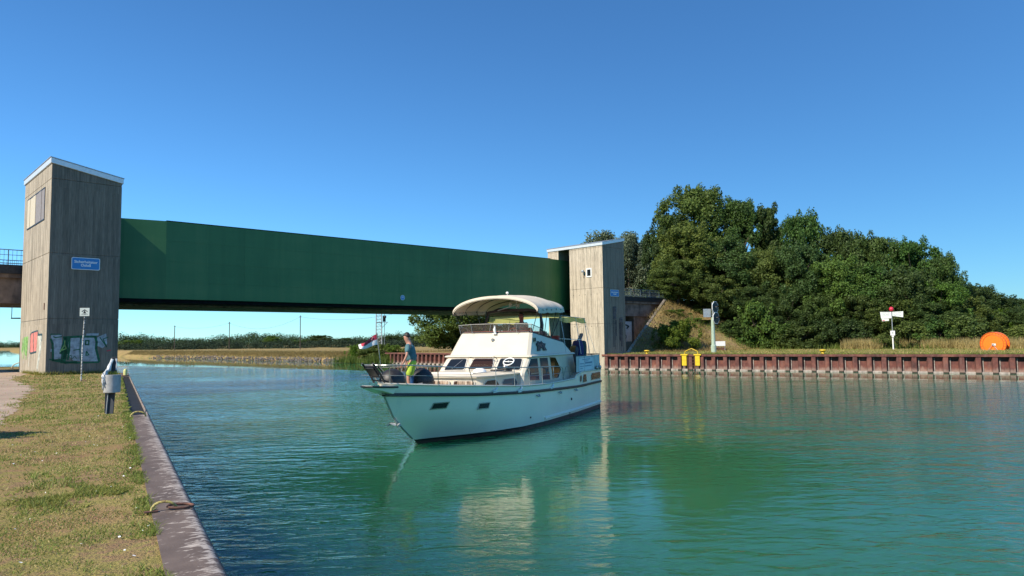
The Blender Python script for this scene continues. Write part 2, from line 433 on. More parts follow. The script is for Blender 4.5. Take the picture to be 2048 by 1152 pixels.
def water_mat():
    mt, n, b = M_('green_canal_water')
    pos = coords(n, 'World')
    big = noise(n, coords(n, 'World', scale=(.05, .09, 1), rot=(0, 0, .5)), 1, 4, .6)      # calm and ruffled patches
    w1 = noise(n, coords(n, 'World', scale=(.62, 1.55, 1), rot=(0, 0, .24)), 1.0, 3, .5, .7)
    w1b = noise(n, coords(n, 'World', scale=(1.5, 3.1, 1), rot=(0, 0, -.22)), 1.0, 2, .5, .6)
    w2 = noise(n, coords(n, 'World', scale=(3.2, 5.6, 1), rot=(0, 0, -.12)), 1.0, 4, .62, .9)
    w3 = noise(n, coords(n, 'World', scale=(11, 20, 1), rot=(0, 0, .15)), 1.0, 3, .6)
    amp = ramp(n, big, [(.36, (.34, .34, .34)), (.62, (1, 1, 1))])
    h = math_(n, 'ADD', math_(n, 'ADD', math_(n, 'MULTIPLY', w1, .10), math_(n, 'MULTIPLY', w1b, .085)), math_(n, 'ADD', math_(n, 'MULTIPLY', w2, .026), math_(n, 'MULTIPLY', w3, .003)))
    dv = node(n, 'ShaderNodeVectorMath', operation='DISTANCE'); L(n, pos, dv.inputs[0]); dv.inputs[1].default_value = (1.0, 16.5, 0)
    slick = ramp(n, math_(n, 'DIVIDE', dv.outputs['Value'], 20), [(.20, (.10, .10, .10)), (.55, (1, 1, 1))])   # water smoothed by the passing hull
    rv = node(n, 'ShaderNodeVectorMath', operation='DOT_PRODUCT'); L(n, pos, rv.inputs[0]); rv.inputs[1].default_value = (.5318, .8469, 0)
    lee = ramp(n, math_(n, 'ADD', math_(n, 'DIVIDE', math_(n, 'SUBTRACT', 64.67, rv.outputs['Value']), 40), math_(n, 'MULTIPLY', math_(n, 'SUBTRACT', big, .5), .12)), [(.0, (.004, .004, .004)), (.20, (.02, .02, .02)), (.25, (.8, .8, .8)), (.32, (1.1, 1.1, 1.1))])   # lee of the far quay
    h = math_(n, 'MULTIPLY', math_(n, 'MULTIPLY', math_(n, 'MULTIPLY', h, amp), slick), lee)
    b.inputs['Base Color'].default_value = (.007, .135, .082, 1)
    tint = noise(n, pos, .05, 3)
    qd = node(n, 'ShaderNodeVectorMath', operation='DOT_PRODUCT'); L(n, pos, qd.inputs[0]); qd.inputs[1].default_value = (.8738, .4864, 0)
    quay_shade = ramp(n, math_(n, 'ADD', math_(n, 'DIVIDE', qd.outputs['Value'], 12), math_(n, 'MULTIPLY', math_(n, 'SUBTRACT', noise(n, pos, .22, 3), .5), .25)), [(.22, (.26, .42, .38)), (.58, (1, 1, 1))])  # darker beside the left quay: reflection and shade put into the water colour
    L(n, mixc(n, 1.0, quay_shade, ramp(n, tint, [(.3, (.020, .098, .043)), (.7, (.028, .126, .060))]), 'MULTIPLY'), b.inputs['Base Color'])
    b.inputs['Roughness'].default_value = .03; b.inputs['IOR'].default_value = 1.333
    bp = bump(n, b, h, 1.0, 1.0)
    b.inputs['Subsurface Weight'].default_value = 1; b.inputs['Subsurface Radius'].default_value = (.25, 1.0, .8); b.inputs['Subsurface Scale'].default_value = 3.0
    b.subsurface_method = 'BURLEY'
    return mt
MAT['water'] = water_mat()
def yellow_awning():
    mt, n, b = M_('yellow_green_awning_cloth')
    a = noise(n, coords(n), 2, 4)
    L(n, ramp(n, a, [(.3, (.42, .44, .14)), (.7, (.58, .58, .26))]), b.inputs['Base Color']); b.inputs['Roughness'].default_value = .8
    tr = node(n, 'ShaderNodeBsdfTranslucent'); tr.inputs[0].default_value = (.75, .72, .25, 1)
    mx = node(n, 'ShaderNodeMixShader'); mx.inputs[0].default_value = .45
    L(n, b.outputs[0], mx.inputs[1]); L(n, tr.outputs[0], mx.inputs[2]); L(n, mx.outputs[0], n.nodes['Material Output'].inputs[0])
    return mt
MAT['awning'] = yellow_awning()
MAT['leaf_oak'] = leafmat('oak_leaves', (.022, .046, .012), (.125, .180, .044), .28)
MAT['leaf_olive'] = leafmat('olive_green_leaves', (.040, .066, .014), (.180, .225, .050), .3)
MAT['leaf_bright'] = leafmat('bright_green_leaves', (.045, .085, .010), (.19, .25, .035), .35)
MAT['leaf_grey'] = leafmat('grey_green_leaves', (.055, .080, .042), (.24, .29, .17), .35)
MAT['leaf_far'] = leafmat('far_wood_leaves', (.028, .046, .026), (.052, .075, .036), .1, 1.0)
MAT['bark'] = simple('bark', (.10, .075, .055), .9, var=.4, scale=5, bmp=.5)
MAT['blade_green'] = leafmat('green_grass_blades', (.11, .13, .028), (.27, .27, .07), .3)
MAT['blade_dry'] = leafmat('dry_grass_blades', (.26, .21, .075), (.62, .49, .22), .3)
MAT['blade_bank'] = leafmat('bank_grass_blades', (.09, .12, .025), (.27, .29, .08), .3)
MAT['blade_slope'] = leafmat('brown_grass_blades', (.14, .09, .035), (.38, .25, .10), .3)
MAT['blade_slope2'] = leafmat('straw_blades', (.12, .105, .045), (.33, .26, .12), .3)
MAT['reed'] = leafmat('reeds', (.07, .11, .018), (.22, .27, .05), .3)

# ------------------------------------------------------------------ site frame
AZ = .8114
GU = Vector((math.sin(AZ), math.cos(AZ), 0)); GV = Vector((-math.cos(AZ), math.sin(AZ), 0)); P1 = Vector((-25.007, 38.365, 0))
RZ_G = PI / 2 - AZ
GZ = 1.4535                                  # quay level; the water is z = 0
def T(u, v, z=0.0): return P1 + GU * u + GV * v + Vector((0, 0, z))
QA = -.5079
QD = Vector((math.sin(QA), math.cos(QA), 0)); QN = Vector((math.cos(QA), -math.sin(QA), 0))   # left quay: along, towards water
def Q(t, o, z=0.0): return QD * t + QN * o + Vector((0, 0, z))
SPAN = 46.939; TW = 3.484; TD = 7.5
R1 = T(SPAN, 0)
RA = -1.0096
RD = Vector((math.sin(RA), math.cos(RA), 0)); RN = Vector((-math.cos(RA), math.sin(RA), 0))   # right quay: RN points landwards
RN = Vector((.5318, .8469, 0))
def RQ(s, o, z=0.0): return R1 - RD * s + RN * o + Vector((0, 0, z))

def poly_obj(name, pts, mat, kind='structure', z=None):
    b = bmesh.new(); vs = [b.verts.new(p) for p in pts]; f = b.faces.new(vs)
    if f.normal.z < 0: f.normal_flip()
    bmesh.ops.triangulate(b, faces=[f]); me = bpy.data.meshes.new(name); b.to_mesh(me); b.free()
    me.materials.append(mat); o = bpy.data.objects.new(name, me); COL.objects.link(o); o['kind'] = kind
    for p in me.polygons:
        if p.normal.z < 0: p.flip()
    return o

# water: one sheet to the horizon
me = MB(); me.face([(-2500, -300, 0), (2500, -300, 0), (2500, 3500, 0), (-2500, 3500, 0)])
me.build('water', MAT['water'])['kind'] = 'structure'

# bank line of the far side (right side of the canal beyond the gate)
bank = [(-7.75, 88.27), (-17.0, 99.4), (-23.7, 104.2), (-33.6, 113.1), (-45.4, 123.7), (-61.4, 140.8), (-78.3, 154.8), (-96, 175), (-150, 236), (-209, 304), (-276, 392)]
bank = [Vector((x, y, 0)) for x, y in bank]
tip_back = [Vector(p) for p in ((-285, 430, 0), (-255, 520, 0), (-390, 560, 0), (-900, 800, 0), (-2600, 1500, 0))]
top = []
for i, p in enumerate(bank[1:], 1):
    d = (bank[min(i + 1, len(bank) - 1)] - bank[i - 1]).normalized(); nrm = Vector((d.y, -d.x, 0))
    top.append(p + nrm * 3.2 + Vector((0, 0, 1.38)))
g1 = [RQ(90, .3, GZ), RQ(2, .3, GZ), T(SPAN + .3, 1.0, GZ), T(SPAN + .35, 38.7, GZ)] + top + \
     [Vector((p.x + 6, p.y + 12, .9)) for p in tip_back[:2]] + [Vector((p.x + 2, p.y + 6, 1.0)) for p in tip_back[2:]] + \
     [Vector((-2600, 6000, 1.4)), Vector((4200, 6000, 1.4)), Vector((4200, -300, 1.4)), Vector((160, -60, GZ))]
poly_obj('ground', g1, MAT['ground'])
# bank slope
mb = MB(); edge = bank[1:]
ctrl = [p - Vector((0, 0, .4)) for p in edge]
mb.loft([ctrl, [p + (t - p) * .35 + Vector((0, 0, .02)) for p, t in zip(edge, top)], [t + Vector((0, 0, .004)) for t in top]], closed=False)
sl_o = mb.build('bank_slope', MAT['ground'], smooth=True); sl_o['kind'] = 'structure'
# far shore shelf left of the spit
mb = MB(); s_ = [Vector((p.x, p.y, -.3)) for p in [bank[-1]] + tip_back]; t_ = [top[-1]] + [Vector((p.x + 6, p.y + 12, .9)) for p in tip_back[:2]] + [Vector((p.x + 2, p.y + 6, 1.0)) for p in tip_back[2:]]
mb.loft([s_, t_], closed=False); mb.build('far_shore', MAT['ground'])['kind'] = 'structure'
# left land
g2 = [Q(-40, .345, GZ), Q(46.2, .345, GZ), T(TW - .2, 3, GZ), T(TW - .2, 20.5, GZ), T(-8, 23, GZ), T(-90, 50, GZ), Vector((-900, 60, GZ)), Vector((-900, -300, GZ)), Vector((-20, -300, GZ))]
poly_obj('ground', g2, MAT['ground'])
# low wall face of the left land towards the basin
mb = MB(); mb.loft([[T(TW - .2, 3, GZ), T(TW - .2, 20.5, GZ), T(-8, 23, GZ), T(-90, 50, GZ)], [T(TW - .2, 3, -1), T(TW - .2, 20.5, -1), T(-8, 23, -1), T(-90, 50, -1)]], closed=False)
o = mb.build('basin_wall', MAT['rust']); tag(o, 'low rusty basin wall behind the left concrete tower', 'wall')

# gravel path on the left
pts = []
prof = [(6, -3.0), (9, -2.55), (12, -2.2), (14.6, -1.9), (18, -2.0), (21, -2.15), (24, -2.3), (28, -2.5), (31, -2.55), (33.5, -2.7), (36, -3.3), (38.5, -3.6), (41, -4.2)]
rr = random.Random(3)
for i in range(len(prof) - 1):
    (a, b_), (c, d_) = prof[i], prof[i + 1]
    for k in range(10):
        f = k / 10; pts.append(Q(a + (c - a) * f, b_ + (d_ - b_) * f + rr.uniform(-.14, .14), GZ + .004))
pts += [T(-.1, 4, GZ + .004), T(-.1, 18, GZ + .004), T(-12, 19, GZ + .004), Q(30, -16, GZ + .004), Q(8, -14, GZ + .004)]
poly_obj('path', pts, MAT['path'])

# ------------------------------------------------------------------ lettering
def lettering(name, body, size, mat, parent, fn_mat, extrude=.003, bold=0, align='CENTER'):
    cu = bpy.data.curves.new(name, 'FONT'); cu.body = body; cu.size = size; cu.extrude = extrude; cu.align_x = align; cu.align_y = 'CENTER'
    cu.offset = bold; cu.space_line = .95; cu.resolution_u = 3
    tmp = bpy.data.objects.new(name + '_c', cu); COL.objects.link(tmp)
    bpy.context.view_layer.update()
    me_ = bpy.data.meshes.new_from_object(tmp.evaluated_get(bpy.context.evaluated_depsgraph_get()))
    bpy.data.objects.remove(tmp)
    me_.materials.clear(); me_.materials.append(mat); me_.transform(fn_mat)
    o_ = bpy.data.objects.new(name, me_); COL.objects.link(o_); o_.parent = parent
    return o_
FRONT = Matrix.Rotation(PI / 2, 4, 'X')      # text upright in the x-z plane, read from -y

# ------------------------------------------------------------------ towers
def tower(canal_right, origin, label):
    """local x along the gate, y up the canal, z from quay level"""
    rt = empty('gate_tower', origin, RZ_G, label, 'tower')
    W_, D_ = TW, TD
    zs = [-3.0, 4.49 - GZ, 8.07 - GZ, 12.15 - GZ]
    if canal_right: slot = lambda: [(W_, 4.4), (W_ - 1.6, 4.4), (W_ - 1.6, 5.95), (W_, 5.95)]
    if canal_right:
        poly = [(0, 0), (W_, 0), (W_, 4.4), (W_ - 1.6, 4.4), (W_ - 1.6, 5.95), (W_, 5.95), (W_, D_), (0, D_)]
        zt = lambda x, y: 13.01 - GZ + (12.35 - 13.01) * x / W_
    else:
        poly = [(0, 0), (W_, 0), (W_, D_), (0, D_), (0, 5.95), (1.6, 5.95), (1.6, 4.4), (0, 4.4)]
        zt = lambda x, y: 12.35 - GZ + (13.01 - 12.35) * x / W_
    ins = .03
    cx, cy = W_ / 2, D_ / 2
    inner = [(x + (ins if x < cx else -ins) * (1 if x in (0, W_) else -1), y + (ins if y < cy else -ins) * (1 if y in (0, D_) else -1)) for x, y in poly]
    for k in range(4):
        z0 = zs[k] + (.009 if k else 0); z1 = zs[k + 1] - .009 if k < 3 else zt
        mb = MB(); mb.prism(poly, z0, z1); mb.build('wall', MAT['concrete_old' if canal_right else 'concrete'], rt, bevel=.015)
    mb = MB(); mb.prism(inner, -2.9, lambda x, y: 11.9 - GZ); mb.build('core', MAT['darkmetal'], rt)
    # pent roof with metal fascia
    e = .07; ro = [(-e, -e), (W_ + e, -e), (W_ + e, D_ + e), (-e, D_ + e)]
    mb = MB(); mb.prism(ro, lambda x, y: zt(x, y) - .03, lambda x, y: zt(x, y) + .27); mb.build('roof', MAT['roofmetal'], rt, bevel=.02)
    mb = MB(); mb.prism([(x * 1.0 + (.0), y) for x, y in [(-e - .03, -e - .03), (W_ + e + .03, -e - .03), (W_ + e + .03, D_ + e + .03), (-e - .03, D_ + e + .03)]], lambda x, y: zt(x, y) + .272, lambda x, y: zt(x, y) + .31)
    mb.build('roof_trim', MAT['galv'], rt)
    # name sign
    sg = empty('name_sign', (1.75, -.03, 7.555 - GZ)); sg.parent = rt
    mb = MB(); w2, h2, r_ = .70, .335, .07
    def rr_(w2, h2, r_):
        o_ = []
        for cx_, cy_, a0 in ((w2 - r_, h2 - r_, 0), (-w2 + r_, h2 - r_, PI / 2), (-w2 + r_, -h2 + r_, PI), (w2 - r_, -h2 + r_, 1.5 * PI)):
            o_ += [(cx_ + r_ * math.cos(a0 + k * PI / 8), cy_ + r_ * math.sin(a0 + k * PI / 8)) for k in range(5)]
        return o_
    mb.plate([(x, 0, z) for x, z in rr_(w2, h2, .08)], (0, -.02, 0)); mb.build('border', MAT['white'], sg)
    mb = MB(); mb.plate([(x, -.02, z) for x, z in rr_(w2 - .03, h2 - .03, .06)], (0, -.006, 0)); mb.build('face', MAT['blue'], sg)
    lettering('lettering', 'Sicherheitstor\nOsloß', .20, MAT['white'], sg, Matrix.Translation((0, -.031, .0)) @ FRONT, bold=.004)
    return rt

tl = tower(True, T(0, 0, GZ), 'tall board-marked concrete tower with graffiti at the left end of the green gate')
tr_ = tower(False, T(SPAN, 0, GZ), 'concrete tower standing in the water behind the motor yacht, right end of the green gate')

# left tower: panelled window, slit, bracket, graffiti
win = empty('window', (0, 0, 0)); win.parent = tl
za, zb = 10.12 - GZ, 11.84 - GZ
mb = MB(); y0, y1 = 1.55, 6.4
for a, b_ in (((-.03, y0 - .07, za - .07), (.0, y1 + .07, za)), ((-.03, y0 - .07, zb), (.0, y1 + .07, zb + .07)), ((-.03, y0 - .07, za), (0, y0, zb)), ((-.03, y1, za), (0, y1 + .07, zb))): mb.b2(a, b_)
mb.build('frame', MAT['darkmetal'], win)
ck = simple('cream_panel', (.58, .50, .35), .5, var=.05); tk = simple('taupe_panel', (.26, .22, .19), .5, var=.1)
nP = 6; wP = (y1 - y0) / nP
for k in range(nP):
    mb = MB(); mb.b2((-.02 - (.012 if k % 2 else 0), y0 + k * wP + .02, za), (.0, y0 + (k + 1) * wP - .02, zb))
    mb.build('panel', ck if k >= 3 else tk, win)
mb = MB(); mb.b2((-.03, .66, 5.0 - GZ), (0, .8, 5.36 - GZ)); mb.build('slit_vent', MAT['iron'], tl)
mb = MB()
mb.tube([(-.02, 7.56, 5.5 - GZ), (-.45, 7.56, 5.5 - GZ), (-.45, 7.56, 4.76 - GZ), (-.02, 7.56, 4.76 - GZ)], .025, 6)
mb.b2((-.48, 7.5, 4.70 - GZ), (0, 7.66, 4.76 - GZ)); mb.build('bracket', MAT['darkmetal'], tl)

gf = lambda a, b_, t: (a, -.004 - t, b_)                      # front face (x, z)
gs = lambda a, b_, t: (-.004 - t, a, b_)                      # side face (y, z)
def G1(cx, cy):   # drawing units of the mural to metres on the front face
    px = cx / 6.4; py = cy / 6.4 + 600
    f = (px - 95) / 143
    return (3.484 * (f * 1.0 - .06 * f * (1 - f)), 3.69 - (py - 667) * (.0268 + .0022 * f) - GZ)
mb = MB()
def gfill(pts, d=0): mb.loft([[gf(*G1(*p), d) for p in pts], [gf(*G1(*p), d + .002) for p in pts]])
gfill([(668, 450), (800, 445), (812, 540), (830, 740), (700, 760), (690, 600), (668, 520)])
gfill([(900, 480), (1240, 475), (1235, 560), (1275, 780), (1150, 785), (960, 770), (880, 690), (890, 560)])
gfill([(1255, 480), (1370, 430), (1385, 560), (1330, 615), (1265, 590)])
gfill([(1115, 430), (1275, 425), (1270, 455), (1115, 460)])
gfill([(665, 625), (690, 625), (690, 660), (665, 660)])
mb.build('graffiti_fill', MAT['silver'], tl)
mb = MB()
def gst(pts, w_=.07, d=.004): mb.ribbon([G1(*p) for p in pts], w_, lambda a, b_, t: gf(a, b_, d + t), .002)
gst([(660, 450), (670, 435), (790, 440)], .05); gst([(665, 500), (690, 560), (700, 700), (700, 770), (820, 790), (1000, 800), (1280, 790)], .10)
gst([(830, 480), (1010, 470), (1230, 470), (1250, 540), (1245, 620), (1290, 780)], .12)
gst([(905, 470), (905, 640), (890, 760)], .09); gst([(1045, 480), (1040, 640), (1050, 770)], .05); gst([(960, 640), (1040, 630)], .05); gst([(700, 470), (720, 480), (800, 470)], .06); gst([(770, 760), (860, 800), (1000, 790)], .12); gst([(850, 480), (800, 680)], .14); gst([(850, 480), (885, 680)], .14); gst([(845, 600), (830, 790)], .24); gst([(870, 500), (850, 740)], .18)
gst([(1110, 520), (1150, 520), (1150, 570), (1110, 570), (1110, 520)], .07); gst([(1125, 655), (1155, 700), (1118, 705), (1125, 655)], .06)
gst([(880, 740), (930, 700), (940, 750), (980, 715), (1000, 750)], .03); gst([(660, 760), (760, 770)], .08)
gst([(1290, 480), (1380, 600), (1330, 500), (1390, 480)], .05)
mb.build('graffiti_outline', MAT['greenpaint'], tl)
mb = MB(); gst([(790, 660), (845, 570), (865, 620), (815, 640)], .05, .008); gst([(845, 520), (845, 600)], .03, .008); mb.build('graffiti_highlight', MAT['ltgreen'], tl)
mb = MB(); gst([(1385, 650), (1432, 640)], .05); mb.build('graffiti_tag', MAT['red'], tl)
def G2(cx, cy):   # side face: y grows away from the corner
    f = (590 - cx) / 345
    return (7.5 * f * (1.0 + .06 * (f - 1)), 3.72 - ((cy / 6.4 + 600) - 668) * (.0288 + .0018 * f) - GZ)
def side(name, polys, strokes, mat, d=0):
    b_ = MB()
    for p in polys: b_.loft([[gs(*G2(*q), d) for q in p], [gs(*G2(*q), d + .002) for q in p]])
    for p, w_ in strokes: b_.ribbon([G2(*q) for q in p], w_, lambda a, z_, t: gs(a, z_, d + t), .002)
    return b_.build(name, mat, tl)
side('graffiti_fill', [[(392, 425), (425, 415), (425, 540), (435, 655), (392, 660)], [(430, 415), (480, 410), (475, 530), (470, 655), (440, 658)]], [], MAT['pink'])
side('graffiti_outline', [], [([(385, 430), (388, 660), (400, 675), (470, 655)], .10), ([(395, 440), (405, 420), (430, 412), (480, 400), (490, 440)], .08), ([(485, 450), (535, 450), (538, 520)], .12), ([(430, 430), (436, 650)], .06)], MAT['black'], .004)
side('graffiti_fill', [[(300, 470), (360, 465), (350, 700), (325, 700), (295, 600)]], [([(285, 500), (300, 730)], .2), ([(345, 470), (340, 740)], .2), ([(280, 640), (290, 560)], .3)], MAT['ltgreen'])
side('graffiti_fill', [[(490, 460), (535, 460), (530, 640), (500, 860), (480, 860), (505, 640)]], [([(520, 650), (505, 760), (490, 900)], .1), ([(385, 700), (375, 830)], .12), ([(300, 520), (320, 640)], .25)], MAT['whitespray'])

# right tower fittings on the canal side and front
fz = lambda z: z - GZ
mb = MB(); ya, yb, z0, z1 = 1.4, 2.12, 9.22, 10.12
for a, b_ in (((-.05, ya, fz(z0)), (.01, yb, fz(z0) + .12)), ((-.05, ya, fz(z1) - .12), (.01, yb, fz(z1))), ((-.05, ya, fz(z0) + .12), (.01, ya + .13, fz(z1) - .12)), ((-.05, yb - .13, fz(z0) + .12), (.01, yb, fz(z1) - .12))): mb.b2(a, b_)
wf = mb.build('window', MAT['white'], tr_, bevel=.008)
mb = MB(); mb.b2((-.02, ya + .13, fz(z0) + .12), (.0, yb - .13, fz(z1) - .12)); mb.build('pane', MAT['glass'], wf)
fl = empty('floodlight', (-.25, 2.42, fz(9.85))); fl.parent = tr_
mb = MB(); mb.tube([(.25, 0, .05), (.05, 0, .05)], .025, 8); mb.build('arm', MAT['galv'], fl)
mb = MB(); mb.revolve([(.03, -.02), (.13, -.02), (.15, .1), (.11, .22), (.02, .24)], (0, 0, -.1), 14); mb.build('lamp_head', MAT['galv'], fl, smooth=True)
mb = MB(); mb.tube([(-.02, 2.42, fz(9.5)), (-.05, 2.45, fz(9.2))], .04, 6); mb.build('cable_box', MAT['iron'], tr_)
for zc in (7.42, 4.2):
    for k in range(5): mb = MB(); mb.b2((-.006, .75 + k * .78, fz(zc)), (.004, .81 + k * .78, fz(zc) + .09)); mb.build('tie_hole', MAT['darkmetal'], tr_)
for a, b_, c, d_ in ((1.45, 2.0, 4.9, 6.2), (2.45, 3.0, 4.62, 5.1)):
    mb = MB(); mb.b2((a, -.012, fz(c)), (b_, .01, fz(d_)))
    lo = mb.build('louvre', MAT['darkmetal'], tr_)
    mb = MB(); k = c + .06
    while k < d_ - .04: mb.box(((a + b_) / 2, -.03, fz(k)), (b_ - a - .06, .04, .012), (R(35), 0, 0)); k += .11
    mb.build('slats', MAT['galv'], lo)
stain = simple('dark_rain_stain', (.05, .045, .05), .95, var=.4, scale=3)
mb = MB(); rs_ = random.Random(5)
for a, b_, c in ((1.4, 2.05, 4.85), (2.4, 3.05, 4.6)):
    x = a
    while x < b_:
        ww = rs_.uniform(.03, .09); mb.b2((x, -.0025, fz(c - rs_.uniform(1.6, 3.1))), (x + ww, .001, fz(c))); x += ww + rs_.uniform(.01, .06)
mb.build('stain', stain, tr_)
# white limed corner strip of the right tower (left edge of its front) and its foot
# ------------------------------------------------------------------ gate
gt = empty('lift_gate', T(0, 5.25, GZ), RZ_G, 'dark green steel lift gate hanging between the two concrete towers', 'gate')
zb_, zt_ = 6.03 - GZ, 11.27 - GZ
GE0, GE1 = 7.62, 44.95
mb = MB(); mb.b2((GE0, 0, zb_), (GE1, .55, zt_)); mb.build('main_panel', MAT['gate'], gt, bevel=.01)
al = math.tan(R(12.5))
for (xa, xb) in ((3.5, GE0), (GE1, 48.4)):
    dl = abs(xb - xa) * al; da, db = (dl, 0) if xa < GE0 - 1 else (0, dl)
    if xa > 40: da, db = 0, dl * .6
    bk = max(da, db) + .5; mb = MB(); mb.prism([(xa, da), (xb, db), (xb, bk), (xa, bk)], zb_, zt_ - .001)
    mb.build('end_panel', MAT['gate'], gt)
mb = MB()
for z in (.255, .52, .78): mb.b2((GE0 + .01, -.012, zb_ + (zt_ - zb_) * (1 - z)), (GE1 - .01, .0, zb_ + (zt_ - zb_) * (1 - z) + .03))
mb.build('weld_seam', MAT['gate'], gt)
for k in range(1, 14): mb = MB(); mb.b2((GE0 + k * 2.67, -.005, zb_ + .02), (GE0 + k * 2.67 + .018, .0, zt_ - .02)); mb.build('plate_joint', MAT['gate'], gt)
mb = MB(); mb.b2((GE0, -.04, zt_), (GE1, .6, zt_ + .04)); mb.b2((2.2, .1, zb_ - .25), (48.3, 2.3, zb_ - .002)); mb.build('edge_girder', simple('underside_shade_black', (.006, .007, .007), .9, var=.4, spec=.1), gt)  # near-black colour paints in the shade under the gate
sg = empty('round_sign', (26.63, -.02, 6.7 - GZ)); sg.parent = gt
mb = MB(); mb.plate([(.22 * math.cos(a), 0, .22 * math.sin(a)) for a in np.linspace(0, 2 * PI, 25)[:-1]], (0, -.01, 0)); mb.build('rim', MAT['white'], sg)
mb = MB(); mb.plate([(.19 * math.cos(a), -.01, .19 * math.sin(a)) for a in np.linspace(0, 2 * PI, 25)[:-1]], (0, -.006, 0)); mb.build('face', MAT['blue'], sg)
mb = MB(); mb.ribbon([(-.12, .04), (-.05, -.03), (.03, .03), (.12, -.04)], .03, lambda a, z, t: (a, -.017 - t, z)); mb.ribbon([(-.08, .09), (.08, .09)], .025, lambda a, z, t: (a, -.017 - t, z)); mb.build('symbol', MAT['white'], sg)

# ------------------------------------------------------------------ road bridge behind the gate
br = empty('road_bridge', T(0, 0, 0), RZ_G, 'brown road bridge with steel railing running behind the gate and towers', 'bridge')
mb = MB(); mb.b2((-40, 8.1, 7.25), (69.2, 14.6, 7.95)); mb.build('deck', MAT['conc_plain'], br)
mb = MB()
for v_ in (8.35, 11.3, 14.0): mb.b2((-40, v_, 5.72), (66.5, v_ + .4, 7.25))
mb.b2((-40, 8.35, 5.68), (66.5, 14.4, 5.72)); mb.build('girder', MAT['conc_plain'], br)
mb = MB(); mb.b2((-40, 7.98, 7.5), (69.2, 8.1, 8.05)); mb.b2((-40, 14.6, 7.5), (69.2, 14.72, 8.05)); mb.build('fascia', MAT['darkmetal'], br)
def railing(v_, name='railing'):
    b_ = MB()
    for z in (8.14, 8.98): b_.box((14.6, v_, z), (109, .05, .05))
    b_.box((14.6, v_, 8.66), (109, .03, .03))
    for k in range(0, 500):
        x = -39.9 + k * .218
        if -8 < x < 1 or 49 < x < 69.2:
            wd = .05 if k % 9 == 0 else .018
            b_.box((x, v_, 8.5), (wd, wd, .96))
    return b_.build(name, MAT['railblue'], br)
MAT['railblue'] = simple('blue_grey_railing', (.16, .20, .24), .5, .3, var=.1)
railing(8.05); railing(14.65)

ab = empty('bridge_abutment', T(0, 0, 0), RZ_G, 'brown concrete abutment wall with a painted mural under the right end of the bridge', 'wall')
mb = MB(); mb.prism([(63.3, 8.6), (70, 8.6), (70, 14.5), (66.8, 14.5), (63.3, 12)], .5, 7.24); mb.build('wall', MAT['conc_plain'], ab)
mb = MB(); mb.prism([(60, 8.9), (63.28, 8.9), (63.28, 13), (60, 13)], .5, 5.0); mb.build('pier', MAT['conc_plain'], ab)
mb = MB(); mb.b2((60.2, 8.87, 2.2), (63.2, 8.9, 5.05)); mb.build('mural', simple('mural_pale_blue', (.42, .50, .52), .7, var=.12), ab)
mb = MB(); mb.b2((60.2, 8.86, 1.45), (63.2, 8.9, 2.6)); mb.build('mural_base', simple('mural_teal', (.05, .13, .16), .7), ab)
mb = MB(); fm = lambda a, z, t: (a, 8.862 - t, z)
mb.ribbon([(61.3, 4.7), (61.9, 4.4), (61.7, 3.8), (62.1, 3.2), (61.8, 2.7), (61.2, 2.75)], .09, fm)
mb.ribbon([(61.6, 4.7), (62.1, 4.6), (62.6, 4.45), (62.2, 4.2)], .2, fm); mb.build('mural_lines', simple('mural_ink', (.012, .05, .05), .7), ab)
mb = MB(); mb.loft([[fm(a, z, .0) for a, z in ((61.2, 4.4), (61.6, 4.3), (61.5, 3.8), (61.9, 3.2), (61.6, 2.85), (61.2, 2.85))], [fm(a, z, .002) for a, z in ((61.2, 4.4), (61.6, 4.3), (61.5, 3.8), (61.9, 3.2), (61.6, 2.85), (61.2, 2.85))]]); mb.build('mural_figure', MAT['whitespray'], ab)

# road embankment on the right, its near slope and kerb
mb = MB()
crest = [T(69.0, 8.0, 7.9), T(80, 8, 7.9), T(100, 8, 7.9), T(150, 8, 7.9)]
foot = [T(52.4, 1.5, GZ - .02), T(62, -3.2, GZ - .02), T(84, -3.8, GZ - .02), T(150, -4, GZ - .02)]
rows = []
for k in range(9):
    f = k / 8
    rows.append([a.lerp(b_, f) + Vector((0, 0, .35 * math.sin(f * PI) * (0 if i == 0 else 1))) for i, (a, b_) in enumerate(zip(foot, crest))])
mb.loft(rows, closed=False); mb.loft([[p for p in crest], [p + GV * 6.7 for p in crest]], closed=False)
o = mb.build('embankment', MAT['ground'], smooth=True); o['kind'] = 'structure'
mb = MB(); a, b_ = foot[0], crest[0]; ww = GU * .55 + Vector((0, 0, .02))
mb.loft([[a + Vector((0, 0, -.5)), a + ww + Vector((0, 0, -.5)), a + ww + Vector((0, 0, .12)), a + Vector((0, 0, .12))], [b_ + Vector((0, 0, -.5)), b_ + ww + Vector((0, 0, -.5)), b_ + ww + Vector((0, 0, .12)), b_ + Vector((0, 0, .12))]])
# closing wall under the kerb
mb.loft([[a, b_], [Vector((a.x, a.y, 0)), Vector((b_.x, b_.y, 0))]], closed=False)
o = mb.build('slope_kerb', simple('pale_concrete', (.30, .25, .20), .9, var=.2, scale=2)); tag(o, 'pale concrete kerb running up the grassy slope beside the right tower', 'kerb')
# narrow concrete strip along the right quay
mb = MB(); mb.loft([[RQ(1.0, .9, GZ + .004), RQ(14, .6, GZ + .004), RQ(17.5, .55, GZ + .004)], [RQ(.5, 2.6, GZ + .004), RQ(9, 1.5, GZ + .004), RQ(17.5, .75, GZ + .004)]], closed=False)
mb.build('pavement', simple('strip_concrete', (.30, .28, .24), .9, var=.2))['kind'] = 'structure'

